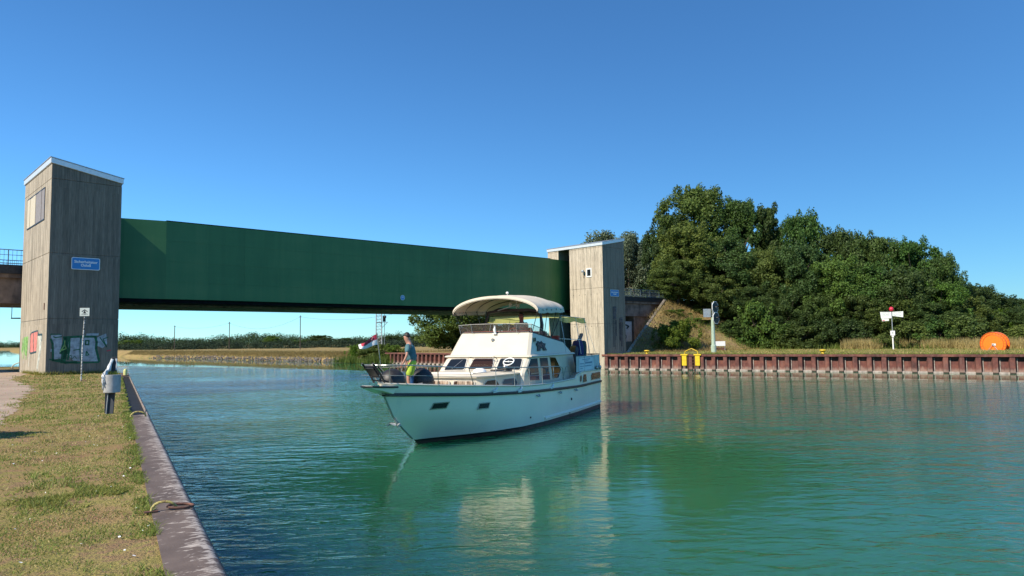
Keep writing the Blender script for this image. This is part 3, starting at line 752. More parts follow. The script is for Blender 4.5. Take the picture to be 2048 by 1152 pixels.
# ------------------------------------------------------------------ sheet-pile walls
def pile_wall(name, P, length, period, label, depth=.34, top=1.26, cap=.19, capw=.55, frontfrac=.30, lime=True):
    """P(s, o, z): s along the wall, o > 0 landwards"""
    rt = empty(name, (0, 0, 0), 0, label, 'quay wall')
    n_ = int(length / period); ln = []
    ff = frontfrac * period; wb = .09 * period
    for i in range(n_):
        s0 = i * period
        ln += [(s0, 0), (s0 + ff, 0), (s0 + ff + wb, depth), (s0 + period - wb, depth)]
    b_ = MB(); zs_ = [-1.2, .0, top + .04]
    b_.loft([[P(s, o, z) for s, o in ln] for z in zs_], closed=False)
    b_.build('sheet_piling', MAT['rust'], rt)
    b_ = MB(); b_.loft([[P(s, o, z) for o, z in ((-.05, top), (capw, top), (capw, top + cap), (-.05, top + cap))] for s in (-.3, length)])
    b_.build('capping_beam', MAT['rust'], rt, bevel=.015)
    # lock joints: thin upright ribs in the hollows
    b_ = MB()
    for i in range(n_):
        s0 = i * period + ff + wb + .02
        b_.loft([[P(s, o, z) for s, o in ((s0, depth - .07), (s0 + .045, depth - .07), (s0 + .045, depth), (s0, depth))] for z in (-.5, top - .08)])
    b_.build('lock_ribs', MAT['limed'], rt)
    # shallow lime ledge at the water
    b_ = MB()
    for i in range(n_):
        s0 = i * period
        b_.loft([[P(s, o, z) for s, o in ((s0 + ff + .02, .12), (s0 + period - .02, .12), (s0 + period - wb, depth), (s0 + ff + wb, depth))] for z in (-.05, .12)])
    b_.build('ledge', MAT['limed'], rt)
    return rt
MAT['limed'] = simple('lime_crust', (.40, .34, .30), .9, var=.3, scale=4)
pile_wall('sheet_pile_wall', RQ, 90, 1.059, 'rusty sheet pile quay wall with yellow ladder along the right bank')
pile_wall('sheet_pile_wall', lambda s, o, z: T(SPAN + o, 7.55 + s, z), 31.1, .9, 'rusty sheet pile wall seen under the gate between boat and bushes')
pile_wall('sheet_pile_wall', lambda s, o, z: Q(46 - s, .70 - o, z), 80, 1.059, 'sheet pile wall below the grey coping of the near quay', top=1.1, cap=.1, capw=.3)

# left coping with steel nose and a low strip with shade painted in
cp = empty('quay_coping', Q(0, 0, 0), PI / 2 - QA, 'grey coping strip with white lime marks and rounded rusty edge along the near quay', 'kerb')
# local x along the quay, local y: towards land is +, water is - ; flip so that material y runs to the water
cp.rotation_euler = (0, 0, PI / 2 - QA); 
def C(t, o, z): return (t, -o, z)
def strip(t0, t1, name):
    b_ = MB(); sec = [(.345, GZ - .5), (.345, GZ + .012), (.60, GZ + .02), (.67, GZ + .018), (.715, GZ - .004), (.745, GZ - .05), (.755, GZ - .12), (.755, GZ - .3), (.6, GZ - .3)]
    nn = max(2, int((t1 - t0) / 1.5))
    b_.loft([[C(t, o, z) for o, z in sec] for t in np.linspace(t0, t1, nn)])
    return b_.build(name, MAT['coping'], cp, smooth=True)
# material expects y = distance across: shift by using its own object frame
def strip2(t0, t1, name, sec):
    b_ = MB(); nn = max(2, int((t1 - t0) / 1.5))
    b_.loft([[(t, o - .345, z) for o, z in sec] for t in np.linspace(t0, t1, nn)])
    o_ = b_.build(name, MAT['coping'], cp, smooth=True)
    o_.location = (0, -.345, 0); o_.scale = (1, -1, 1); return o_
sec_full = [(.345, GZ - .6), (.345, GZ + .012), (.60, GZ + .02), (.67, GZ + .018), (.715, GZ - .004), (.745, GZ - .05), (.755, GZ - .12), (.755, GZ - .3), (.6, GZ - .3)]
strip2(-40, 18.3, 'slab', sec_full)
strip2(40.5, 46.2, 'slab', sec_full)
sec_nose = [(.690, GZ - .6), (.690, GZ + .01), (.705, GZ + .012), (.73, GZ - .01), (.75, GZ - .05), (.757, GZ - .12), (.757, GZ - .6)]
strip2(18.302, 40.498, 'edge_rail', sec_nose)
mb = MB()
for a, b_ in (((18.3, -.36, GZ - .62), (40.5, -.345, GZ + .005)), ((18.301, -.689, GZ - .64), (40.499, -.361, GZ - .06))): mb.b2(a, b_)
mb.build('painted_shade_strip', simple('painted_shade_black', (.007, .008, .011), .7, var=.5, scale=3), cp)  # near-black colour stands in for the shadow on the coping

# ------------------------------------------------------------------ quay furniture, left
def mooring_ring(t, o, sc, label, ring=True):
    rt = empty('mooring_ring', Q(t, o, GZ + .018), PI / 2 - QA + R(4), label, 'mooring ring')
    hook = []
    for k in range(9):
        a = PI * k / 8; hook.append((.02 * math.sin(a * 2) * sc, (.11 * math.cos(a)) * sc + .05 * sc, .085 * math.sin(a) * sc))
    b_ = MB(); b_.tube(hook, .013 * sc, 8); b_.build('hook', MAT['hookpaint'], rt, smooth=True)
    if ring:
        b_ = MB(); b_.tube([(.035 + .10 * sc * math.sin(a), -.10 * sc + .115 * sc * math.cos(a), .018 + .008 * math.cos(a)) for a in np.linspace(0, 2 * PI, 25)[:-1]], .012 * sc, 8, closed=True)
        b_.build('ring', MAT['iron'], rt, smooth=True)
        b_ = MB(); b_.box((0, .16 * sc, .006), (.06, .12, .01)); b_.build('plate', MAT['iron'], rt)
    return rt
MAT['hookpaint'] = simple('worn_yellow_paint', (.42, .34, .10), .6, var=.4, scale=20, dirt=(20, .5, (.14, .07, .04)))
mooring_ring(7.68, .50, 1.0, 'rusty mooring ring with worn yellow hook lying on the near coping')
mooring_ring(17.75, .56, 1.35, 'second yellow-brown mooring hook further along the near coping', ring=False)
bo = empty('quay_post', Q(40.9, .52, GZ + .02), 0, 'short pale yellow post at the edge of the quay beyond the litter bin', 'post')
mb = MB(); mb.revolve([(.09, 0), (.09, .28), (.06, .34), (.0, .36)], n=12); mb.build('post', simple('pale_yellow', (.62, .60, .22), .6), bo, smooth=True)
mb = MB(); mb.tube([(.14 * math.cos(a), .14 * math.sin(a), .03) for a in np.linspace(0, 2 * PI, 13)[:-1]], .025, 6, closed=True); mb.build('foot_ring', MAT['iron'], bo)

# litter bin
bn = empty('litter_bin', (-9.32, 16.7, GZ), R(20), 'grey half-round litter bin on a dark post with a pale liner hanging out', 'bin')
mb = MB(); mb.box((-.02, .06, .23), (.14, .03, .50), (R(-7), 0, R(-20))); mb.box((-.14, .26, .42), (.09, .03, .9)); mb.build('post', simple('slate_post', (.028, .034, .045), .55), bn, bevel=.005)
mb = MB(); mb.box((-.095, .045, .23), (.012, .045, .50), (R(-7), 0, R(-20))); mb.build('post_edge', MAT['galv'], bn)
mb = MB(); n_ = 28
prof = [(.165, .49), (.175, .50), (.178, .90), (.168, .905), (.160, .90), (.155, .53), (0, .53)]
mb.revolve(prof, n=n_); mb.build('bucket', MAT['binconc'], bn, smooth=True)
mb = MB(); mb.box((.0, .2, .98), (.12, .03, .66), (R(-6), 0, 0)); mb.build('back_plate', MAT['darkmetal'], bn, bevel=.01)
b_ = bmesh.new(); bmesh.ops.create_icosphere(b_, subdivisions=4, radius=1)
for v in b_.verts:
    p = v.co; k = 1 + .22 * math.sin(p.x * 9 + p.z * 4) * math.cos(p.y * 8) + .12 * math.sin(p.z * 17 + p.x * 6)
    v.co = Vector((-.155 + p.x * .052 * k, .02 + p.y * .15 * k, .87 + p.z * .24 * (1 - .3 * p.z) * k + 0)) + Vector((.10 * max(0, p.z) ** 1.5, .05 * p.z, 0))
me_ = bpy.data.meshes.new('liner'); b_.to_mesh(me_); b_.free(); me_.materials.append(MAT['bag']); me_.polygons.foreach_set('use_smooth', [True] * len(me_.polygons))
o = bpy.data.objects.new('liner', me_); COL.objects.link(o); o.parent = bn
mb = MB(); rb = random.Random(4)
pts = [(-.1, .12, .98), (-.09, .15, 1.08), (-.06, .17, 1.18), (-.03, .18, 1.26)]
mb.tube(pts, [.05, .045, .03, .035], 7)
mb.tube([(.05, .17, 1.0), (.055, .18, 1.14), (.045, .19, 1.27)], [.012, .014, .02], 6)
mb.build('liner_tail', MAT['bag'], bn, smooth=True)
mb = MB()
for k in range(160):
    a = rb.uniform(0, 2 * PI); r_ = rb.uniform(0, .13); h_ = rb.uniform(.05, .16); x, y = r_ * math.cos(a), r_ * math.sin(a); dx, dy = rb.uniform(-.05, .05), rb.uniform(-.05, .05)
    mb.add([(x - .012, y, .84), (x + .012, y, .84), (x + dx, y + dy, .84 + h_)], [(0, 1, 2)])
mb.build('weeds', MAT['reed'], bn, clean=False)

# small sign on a spotted pole
sp_ = empty('pictogram_sign', (-18.96, 31.56, GZ), R(8), 'small pale square sign with a black pictogram on a thin speckled pole before the graffiti', 'sign')
mt, n, b = M_('speckled_pole'); a = noise(n, coords(n, scale=(1, 1, 3)), 9, 3)
L(n, ramp(n, a, [(.45, (.05, .05, .05)), (.52, (.6, .6, .56))]), b.inputs['Base Color']); MAT['speck'] = mt
mb = MB(); mb.tube([(-.02, 0, -.05), (0, 0, 1.5), (.06, 0, 3.1)], .028, 10); mb.build('pole', MAT['speck'], sp_, smooth=True)
mb = MB(); mb.tube([(.0, 0, .02), (.12, -.02, .08), (.22, -.03, .0)], .018, 6); mb.build('foot_stub', MAT['iron'], sp_)
mb = MB(); mb.box((.06, -.04, 3.05), (.40, .012, .36)); bd = mb.build('board', simple('pale_green_white', (.50, .56, .52), .5, var=.06), sp_, bevel=.003)
mb = MB(); fk = lambda a, z, t: (a + .06, -.047 - t, z + 3.05)
mb.ribbon([(-.11, .02), (0, .10), (.11, .02)], .03, fk); mb.ribbon([(-.03, -.02), (.03, -.02)], .05, fk); mb.ribbon([(-.02, -.05), (0, .05), (.02, -.05)], .03, fk); mb.ribbon([(-.12, -.10), (-.06, -.08), (0, -.11), (.06, -.08), (.12, -.10)], .018, fk); mb.build('pictogram', MAT['black'], bd)

# pale hoop behind the left tower
hp = empty('mooring_hoop', (-34.6, 50.4, GZ), R(12), 'pale arched mooring hoop in the grass left of the graffiti tower', 'mooring hoop')
mb = MB(); mb.tube([(.5 * math.cos(a) * (1.1), 0, .42 * math.sin(a)) for a in np.linspace(PI, 0, 15)], .035, 8); mb.build('hoop', simple('cream_paint', (.62, .56, .42), .6), hp, smooth=True)
for s in (-1, 1):
    mb = MB(); mb.b2((s * .55 - .09, -.08, 0), (s * .55 + .09, .08, .03)); mb.build('base_plate', MAT['iron'], hp)

# ------------------------------------------------------------------ right quay furniture
ld = empty('quay_ladder', RQ(8.7, 0, 0), math.atan2(-RD.y, -RD.x), 'yellow framed ladder recessed in the right quay wall', 'ladder')
for s in (-.62, .62):
    mb = MB(); mb.b2((s - .22, -.12, .42), (s + .22, -.06, 1.46)); mb.b2((s - .34, -.16, 1.36), (s + .34, .35, 1.48)); mb.build('guard', MAT['yellow'], ld, bevel=.01)
mb = MB(); mb.tube([(-.62, .1, 1.48), (-.6, .1, 1.72), (-.02, .1, 1.98), (.04, .1, 1.98), (.6, .1, 1.72), (.62, .1, 1.48)], .03, 8); mb.build('handrail', MAT['yellow'], ld, smooth=True)
for s in (-.3, .3):
    mb = MB(); mb.b2((s - .03, -.04, -.6), (s + .03, .03, 1.40)); mb.build('stile', MAT['iron'], ld)
for k in range(7):
    mb = MB(); mb.tube([(-.3, 0, -.45 + k * .29), (.3, 0, -.45 + k * .29)], .02, 6); mb.build('rung', MAT['iron'], ld)

def bollard(P, label):
    rt = empty('bollard', P, 0, label, 'bollard', 'yellow quay bollards')
    b_ = MB(); b_.revolve([(.0, 0), (.14, 0), (.13, .1), (.11, .16), (.20, .24), (.27, .32), (.24, .38), (.0, .40)], n=16); b_.build('bollard_head', MAT['yellow'], rt, smooth=True)
    b_ = MB(); b_.revolve([(.24, 0), (.24, .025), (0, .026)], n=16); b_.build('base_plate', MAT['iron'], rt)
    return rt
bollard(RQ(4.2, .55, GZ), 'yellow bollard on the quay just right of the right tower')
bollard(RQ(19.9, .55, GZ), 'yellow bollard on the quay between the signal mast and the direction signs')

# signal mast
sm = empty('signal_mast', (19.7, 70.3, GZ), R(0), 'pale green signal mast with two dark octagonal signal boards', 'signal mast')
mb = MB(); mb.revolve([(.26, 0), (.26, .75), (.20, .8), (.155, 3.5), (.0, 3.52)], n=20); mb.build('mast', MAT['palegreen'], sm, smooth=True)
mb = MB(); mb.tube([(0, 0, 3.4), (0, 0, 4.95)], .06, 8); mb.build('top_tube', MAT['galv'], sm, smooth=True)
oc_ = lambda rx, rz_: [(rx * math.cos(PI / 8 + k * PI / 4) / math.cos(PI / 8), rz_ * math.sin(PI / 8 + k * PI / 4) / math.cos(PI / 8)) for k in range(8)]
for k, z in enumerate((4.47, 3.42)):
    h = empty('signal_board', (.18 + .06 * k, -.25, z), R(44)); h.parent = sm
    mb = MB(); mb.plate([(x, 0, z_) for x, z_ in oc_(.55, .57)], (0, -.05, 0)); mb.build('rim', MAT['white'], h)
    mb = MB(); mb.plate([(x, -.05, z_) for x, z_ in oc_(.50, .52)], (0, -.012, 0)); mb.build('board', simple('dark_green_board', (.012, .03, .032), .6), h)
    mb = MB(); mb.revolve([(.10, 0), (.12, .03), (.12, .0)], n=12); mb.box((0, 0, 0), (.1, .1, .05))
    mb = MB()
    for a0 in (0,): mb.tube([(0, -.06, .0), (0, -.14, .0)], .11, 14)
    mb.build('lamp', MAT['glass'], h, smooth=True)
    mb = MB(); mb.loft([[(.13 * math.cos(a), -.06, .13 * math.sin(a)) for a in np.linspace(.1, PI - .1, 9)], [(.13 * math.cos(a), -.34, .13 * math.sin(a)) for a in np.linspace(.1, PI - .1, 9)]], closed=False); mb.build('visor', MAT['darkmetal'], h, smooth=True)
mb = MB(); mb.box((-.55, -.05, 3.92), (.72, .05, .82), (0, 0, R(-8))); mb.build('grey_panel', MAT['galv'], sm, bevel=.01)
mb = MB()
for z in (3.7, 4.2): mb.tube([(-.55, 0, z), (.1, 0, z)], .02, 6)
mb.build('bracket', MAT['galv'], sm)

# low white board
wb_ = empty('info_board', (22.9, 79.0, GZ), R(-4), 'low blank white board on thin legs behind the signal mast', 'board')
mb = MB(); mb.box((0, 0, .82), (1.05, .04, .52)); mb.build('panel', MAT['white'], wb_, bevel=.008)
for s in (-.47, .47):
    mb = MB(); mb.tube([(s, .03, -.05), (s, .03, 1.0)], .025, 8); mb.build('leg', MAT['galv'], wb_)
mb = MB(); mb.box((0, .35, .22), (1.1, .4, .3)); mb.build('timber_box', MAT['brick'], wb_, bevel=.02)

# direction signpost
dp = empty('direction_signpost', (38.8, 73.1, GZ), R(-22), 'tall thin post with white direction boards and a red knob on top', 'signpost')
mb = MB(); mb.tube([(0, 0, -.05), (0, 0, 3.9)], .045, 10); mb.build('pole', MAT['galv'], dp, smooth=True)
mb = MB(); mb.tube([(0, 0, 0), (0, 0, 1.3)], .07, 10); mb.build('sleeve', MAT['white'], dp, smooth=True)
mb = MB(); mb.sphere((0, 0, 4.16), (.22, .22, .25)); mb.build('knob', MAT['red'], dp, smooth=True)
ink = simple('sign_ink', (.16, .22, .20), .6, var=.1)
for pts, bx in (([(-1.05, 3.9), (-.03, 3.88), (-.03, 3.24), (-.98, 3.22)], -1), ([(.06, 3.88), (1.05, 3.92), (1.02, 3.32), (.06, 3.46)], 1)):
    mb = MB(); mb.plate([(x, -.06, z) for x, z in pts], (0, -.02, 0)); pn = mb.build('direction_board', simple('white_enamel', (.74, .78, .74), .4, var=.04), dp)
    mb = MB()
    for k in range(3):
        x0, x1 = (-.9, -.2 - .1 * (k % 2)) if bx < 0 else (.16, .85 - .12 * (k % 2))
        z = 3.76 - k * .15; x = x0
        while x < x1: mb.b2((x, -.083, z), (x + .05, -.081, z + .055)); x += .075 if rb.random() < .8 else .14
    mb.build('lettering', ink, pn)
mb = MB(); mb.plate([(-.94, -.06, 3.21), (-.28, -.06, 3.2), (-.28, -.06, 2.98), (-.9, -.06, 2.95)], (0, -.02, 0)); pn = mb.build('sub_board', simple('white_enamel_small', (.74, .76, .72), .4), dp)
mb = MB(); mb.ribbon([(-.85, 3.02), (-.68, 3.02)], .06, lambda a, z, t: (a, -.082 - t, z)); mb.build('red_mark', MAT['red'], pn)
mb = MB(); mb.box((0, -.08, 1.72), (.42, .06, .48)); pn = mb.build('square_board', MAT['white'], dp, bevel=.008)
mb = MB(); mb.box((0, -.113, 1.74), (.14, .005, .10)); mb.build('mark', ink, pn)
mb = MB(); mb.box((0, -.05, 1.38), (.2, .12, .16)); mb.build('clamp_box', MAT['white'], dp, bevel=.01)

# grey board sign seen from behind
gs_ = empty('board_sign', (41.0, 82.0, GZ), R(-20), 'grey double board sign seen from behind at the wood edge', 'sign')
mb = MB(); mb.tube([(0, 0, -.05), (0, 0, 1.85)], .04, 8); mb.build('post', MAT['galv'], gs_)
for z, hh in ((1.55, .55), (.95, .5)):
    mb = MB(); mb.box((0, .04, z), (.86, .02, hh)); mb.box((0, .02, z + .12), (.8, .03, .04)); mb.box((0, .02, z - .12), (.8, .03, .04)); mb.build('panel', simple('dull_grey_back', (.20, .22, .22), .6, var=.2), gs_)

# orange cable reel
cr = empty('cable_reel', (44.4, 66.0, GZ - .15), R(-52), 'large orange cable reel standing in the grass at the far right', 'cable reel'); cr.scale = (.72, .72, .72)
def disc(y0, y1, r_, inner=0, n_=48):
    b_ = MB(); ring = lambda rad, y: [(rad * math.cos(a), y, rad * math.sin(a) + 1.05) for a in np.linspace(0, 2 * PI, n_ + 1)[:-1]]
    b_.loft([ring(r_, y0), ring(r_, y1)]); return b_
for y in (-.62, .55):
    fl_ = disc(y, y + .07, 1.5).build('flange', MAT['orange'], cr, bevel=.01)
    b_ = MB()
    b_.tube([(1.17 * math.cos(a), y - .01, 1.17 * math.sin(a) + 1.05) for a in np.linspace(0, 2 * PI, 49)[:-1]], .035, 6, closed=True)
    b_.tube([(1.46 * math.cos(a), y - .01, 1.46 * math.sin(a) + 1.05) for a in np.linspace(0, 2 * PI, 49)[:-1]], .05, 6, closed=True)
    for k in range(24):
        a = k * 2 * PI / 24; b_.box((1.32 * math.cos(a), y - .005, 1.32 * math.sin(a) + 1.05), (.16, .03, .06), (0, -a, 0))
    b_.build('ribbing', MAT['orange_d'], fl_)
disc(-.55, .55, .95).build('drum', MAT['orange_d'], cr)
mb = MB(); mb.box((0.1, -.68, .95), (.42, .04, .26)); mb.build('label_plate', MAT['white'], cr)
mb = MB()
for k in range(3): mb.b2((-.05, -.703, .86 + k * .07), (.24 - .05 * k, -.701, .89 + k * .07))
mb.build('label_lettering', ink, cr)
mb = MB(); mb.tube([(0, -.72, .95), (0, .72, .95)], .1, 12); mb.build('axle', MAT['galv'], cr)
for y in (-.8, .8):
    mb = MB(); mb.tube([(-.7, y, 0), (0, y, .95), (.7, y, 0)], .04, 8); mb.build('stand', MAT['galv'], cr)

# lattice signal mast beyond the gate
lm = empty('lattice_mast', (-24.2, 129.5, 1.4), R(15), 'grey steel lattice mast with a signal platform seen below the gate', 'mast')
Hm = 15; a_ = .52
for sx in (-1, 1):
    for sy in (-1, 1):
        mb = MB(); mb.tube([(sx * a_, sy * a_, 0), (sx * a_ * .8, sy * a_ * .8, Hm)], .06, 6); mb.build('corner_tube', MAT['galv'], lm)
mb = MB()
for k in range(24):
    z = k * .62; q = a_ * (1 - .2 * z / Hm)
    for c0, c1 in (((-1, -1), (1, -1)), ((1, -1), (1, 1)), ((1, 1), (-1, 1)), ((-1, 1), (-1, -1))):
        mb.tube([(c0[0] * q, c0[1] * q, z), (c1[0] * q, c1[1] * q, z)], .025, 4)
        mb.tube([(c0[0] * q, c0[1] * q, z), (c1[0] * q, c1[1] * q, z + .62)], .02, 4)
mb.build('bracing', MAT['galv'], lm, clean=False)
mb = MB(); mb.box((.6, 0, 5.05), (2.0, 1.3, .06)); mb.build('platform', MAT['galv'], lm)
mb = MB(); mb.box((.95, 0, 5.7), (.5, .4, 1.1)); mb.sphere((1.05, -.2, 6.0), .28); mb.build('signal_lamp', MAT['darkmetal'], lm)
mb = MB(); mb.tube([(.5, .0, 4.0), (1.5, 0, 5.0)], .05, 6); mb.build('strut', MAT['white'], lm)
mb = MB(); mb.tube([(1.0, 0, 0), (1.0, 0, 9)], .05, 6); mb.box((1.15, 0, 8.2), (.5, .4, .5)); mb.build('lamp_pole', MAT['galv'], lm)

# power line poles on the far bank
for i, (x, y, h_, lb) in enumerate(((-86, 182, 6.3, 'thin utility pole against the far wood, leftmost of three'), (-70.5, 178, 6.9, 'thin utility pole against the far wood, the middle one of three'), (-47.5, 160, 7.6, 'tall thin utility pole against the far wood, rightmost of three'))):
    pl = empty('utility_pole', (x, y, 1.4), 0, lb, 'pole', 'utility poles on the far bank')
    mb = MB(); mb.tube([(0, 0, 0), (0, 0, h_)], .09, 6); mb.build('post', MAT['bark'], pl)
    mb = MB(); mb.tube([(-.3, 0, h_ - .3), (.3, 0, h_ - .3)], .04, 5); mb.build('crossarm', MAT['bark'], pl)
mb = MB()
def wire(a, b_, sag):
    a, b_ = Vector(a), Vector(b_); mb.tube([a.lerp(b_, k / 14) - Vector((0, 0, sag * 4 * (k / 14) * (1 - k / 14))) for k in range(15)], .018, 3)
wire((-86, 182, 7.4), (-70.5, 178, 8.0), .8); wire((-70.5, 178, 8.0), (-47.5, 160, 8.7), 2.0); wire((-47.5, 160, 8.7), (-15, 130, 9.5), 1.5)
tag(mb.build('power_line', MAT['darkmetal']), 'thin sagging wire strung between the utility poles over the far wood', 'wire')
# ------------------------------------------------------------------ vegetation
def leaf_cloud(name, blobs, n, size, mat, seed=1, droop=0.0, flat=.35, shell=(.45, 1.22)):
    """leaf-sized bent quads spread over the shells of many small clumps"""
    r = np.random.default_rng(seed); bl = np.array(blobs)                      # cx cy cz rx ry rz
    wgt = (bl[:, 3] * bl[:, 4] + bl[:, 4] * bl[:, 5] + bl[:, 3] * bl[:, 5]); idx = r.choice(len(bl), n, p=wgt / wgt.sum())
    d = r.normal(size=(n, 3)); d /= np.linalg.norm(d, axis=1)[:, None]
    rad = r.uniform(shell[0], shell[1], n) ** .8
    P = bl[idx, :3] + d * bl[idx, 3:6] * rad[:, None]
    P[:, 2] -= droop * r.random(n) ** 2
    nm = d * (1 - flat) + r.normal(size=(n, 3)) * .55 + np.array([0, 0, flat]); nm /= np.linalg.norm(nm, axis=1)[:, None]
    a = np.cross(nm, r.normal(size=(n, 3))); a /= np.linalg.norm(a, axis=1)[:, None]; b = np.cross(nm, a)
    s = size * r.uniform(.55, 1.35, n)[:, None]
    V = np.stack([P - a * s * .55, P - b * s * .34 + nm * s * .08, P + a * s * .55, P + b * s * .34 + nm * s * .08], 1).reshape(-1, 3)
    me = bpy.data.meshes.new(name); me.vertices.add(4 * n); me.vertices.foreach_set('co', V.astype('f').ravel())
    me.loops.add(4 * n); me.loops.foreach_set('vertex_index', np.arange(4 * n, dtype='i'))
    me.polygons.add(n); me.polygons.foreach_set('loop_start', np.arange(0, 4 * n, 4, dtype='i'))
    me.update(calc_edges=True); me.materials.append(mat); return me

def crown_blobs(seed, h, w, nb, base=.12, br=(.16, .30), shape='round', rag=10):
    r = random.Random(seed); out = []
    for i in range(nb):
        t = (i + r.random()) / nb                             # height fraction
        z = base * h + (1 - base) * h * t
        if shape == 'round': R_ = math.sqrt(max(0, 1 - (2 * t - .9) ** 2 / 1.25)) if t < .97 else .25
        elif shape == 'tall': R_ = (1 - t) ** .55 * .9 + .12
        else: R_ = math.sqrt(max(0.02, 1 - t ** 2.2))
        q = R_ * (r.random() ** .45); a = r.uniform(0, 2 * PI); b_ = r.uniform(*br) * w * .5
        rr2 = max(0, q * w / 2 - b_ * .5)
        out.append((rr2 * math.cos(a), rr2 * math.sin(a), min(z, h - b_ * .8), b_, b_, b_ * r.uniform(.6, .85)))
    for i in range(rag):                                      # ragged sprigs past the outline
        a = r.uniform(0, 2 * PI); t = r.uniform(.35, 1.0); R_ = math.sqrt(max(0.01, 1 - (2 * t - .9) ** 2 / 1.25)); b_ = r.uniform(.05, .10) * w
        out.append((R_ * w * .5 * math.cos(a), R_ * w * .5 * math.sin(a), base * h + (1 - base) * h * t * 1.02, b_ * .7, b_ * .7, b_ * 1.1))
    return out

def trunk_mesh(name, h, r0, blobs, seed):
    r = random.Random(seed); b_ = MB()
    pts = [(r.uniform(-.12, .12) * k, r.uniform(-.12, .12) * k, h * .78 * k / 6 - (.6 if k == 0 else 0)) for k in range(7)]
    b_.tube(pts, [r0 * (1 - .13 * k) for k in range(7)], 8)
    for q in r.sample(blobs, min(14, len(blobs))):
        k = r.randint(2, 5); p0 = Vector(pts[k]); p1 = Vector(q[:3]); m_ = p0.lerp(p1, .5) + Vector((0, 0, .06 * h * r.random()))
        b_.tube([p0, m_, p1], [r0 * .42, r0 * .26, r0 * .08], 5)
    o_ = b_.build(name, MAT['bark'], None, smooth=True); me_ = o_.data; bpy.data.objects.remove(o_); return me_

PROTO = {}
def proto(key, h, w, nb, n, size, mat, seed, shape='round', base=.1, br=(.16, .30), droop=0, rag=14, r0=.22):
    bl = crown_blobs(seed, h, w, nb, base, br, shape, rag)
    PROTO[key] = (leaf_cloud('crown', bl, n, size, MAT[mat], seed, droop), trunk_mesh('trunk', h, r0, bl, seed), h, w)
proto('oak_a', 10, 8,150, 40000, .205, 'leaf_oak', 11, br=(.09, .24), rag=30)
proto('oak_b', 10, 8,120, 40000, .205, 'leaf_oak', 12, br=(.10, .26), rag=30)
proto('oak_c', 10, 7,160, 40000, .205, 'leaf_oak', 13, shape='tall', br=(.09, .2), rag=30)
proto('olive_a', 9, 8,140, 40000, .205, 'leaf_olive', 14, br=(.09, .24), rag=24)
proto('olive_b', 9, 8,120, 40000, .205, 'leaf_olive', 15, br=(.10, .26), rag=24)
proto('grey_a', 12, 8, 90, 24000, .24, 'leaf_grey', 16, droop=1.6, br=(.12, .24))
proto('shrub_a', 3.2, 4, 34, 9000, .19, 'leaf_olive', 17, shape='dome', base=.02, br=(.2, .36), r0=.07)
proto('shrub_b', 3.2, 4, 34, 9000, .18, 'leaf_oak', 18, shape='dome', base=.02, br=(.2, .36), r0=.07)
proto('shrub_c', 3.0, 4, 30, 8000, .17, 'leaf_bright', 19, shape='dome', base=.02, br=(.2, .36), r0=.06)

def hgt(P):                                             # height of the embankment at a plan point
    q = P - P1; u_, v_ = q.dot(GU), q.dot(GV)
    if u_ < 53: return GZ
    ul = 52.4 + 16.6 * max(0, min(1, (v_ - 1.5) / 6.5))
    if u_ < ul: return GZ
    vf = 1.5 - 4.7 * min(1, (u_ - 52.4) / 9.6)
    return GZ + 6.45 * max(0, min(1, (v_ - vf) / (8 - vf)))
def hor(px): return 678.6 - .0134 * (px - 1024)
rt_ = random.Random(21)
def plant(name, key, P, top_z, width, label, cat, group=None, base=None):
    crown, trunk, h, w_ = PROTO[key]
    zb = hgt(P) if base is None else base
    rt = empty(name, (P.x, P.y, zb), rt_.uniform(0, 6.28), label, cat, group)
    H = top_z - zb; k = width / w_
    for nm, dt in (('crown', crown), ('trunk', trunk)):
        o_ = bpy.data.objects.new(nm, dt); COL.objects.link(o_); o_.parent = rt; o_.scale = (k, k * rt_.uniform(.9, 1.1), H / h)
    return rt
def wood_at(px, o):
    k = (px - 1024) / F_PX
    s = (k * (R1.y + .8469 * o) - R1.x - .5318 * o) / (.847 + .531 * k)
    return RQ(s, o)
WOOD = 'trees of the wood on the right bank'
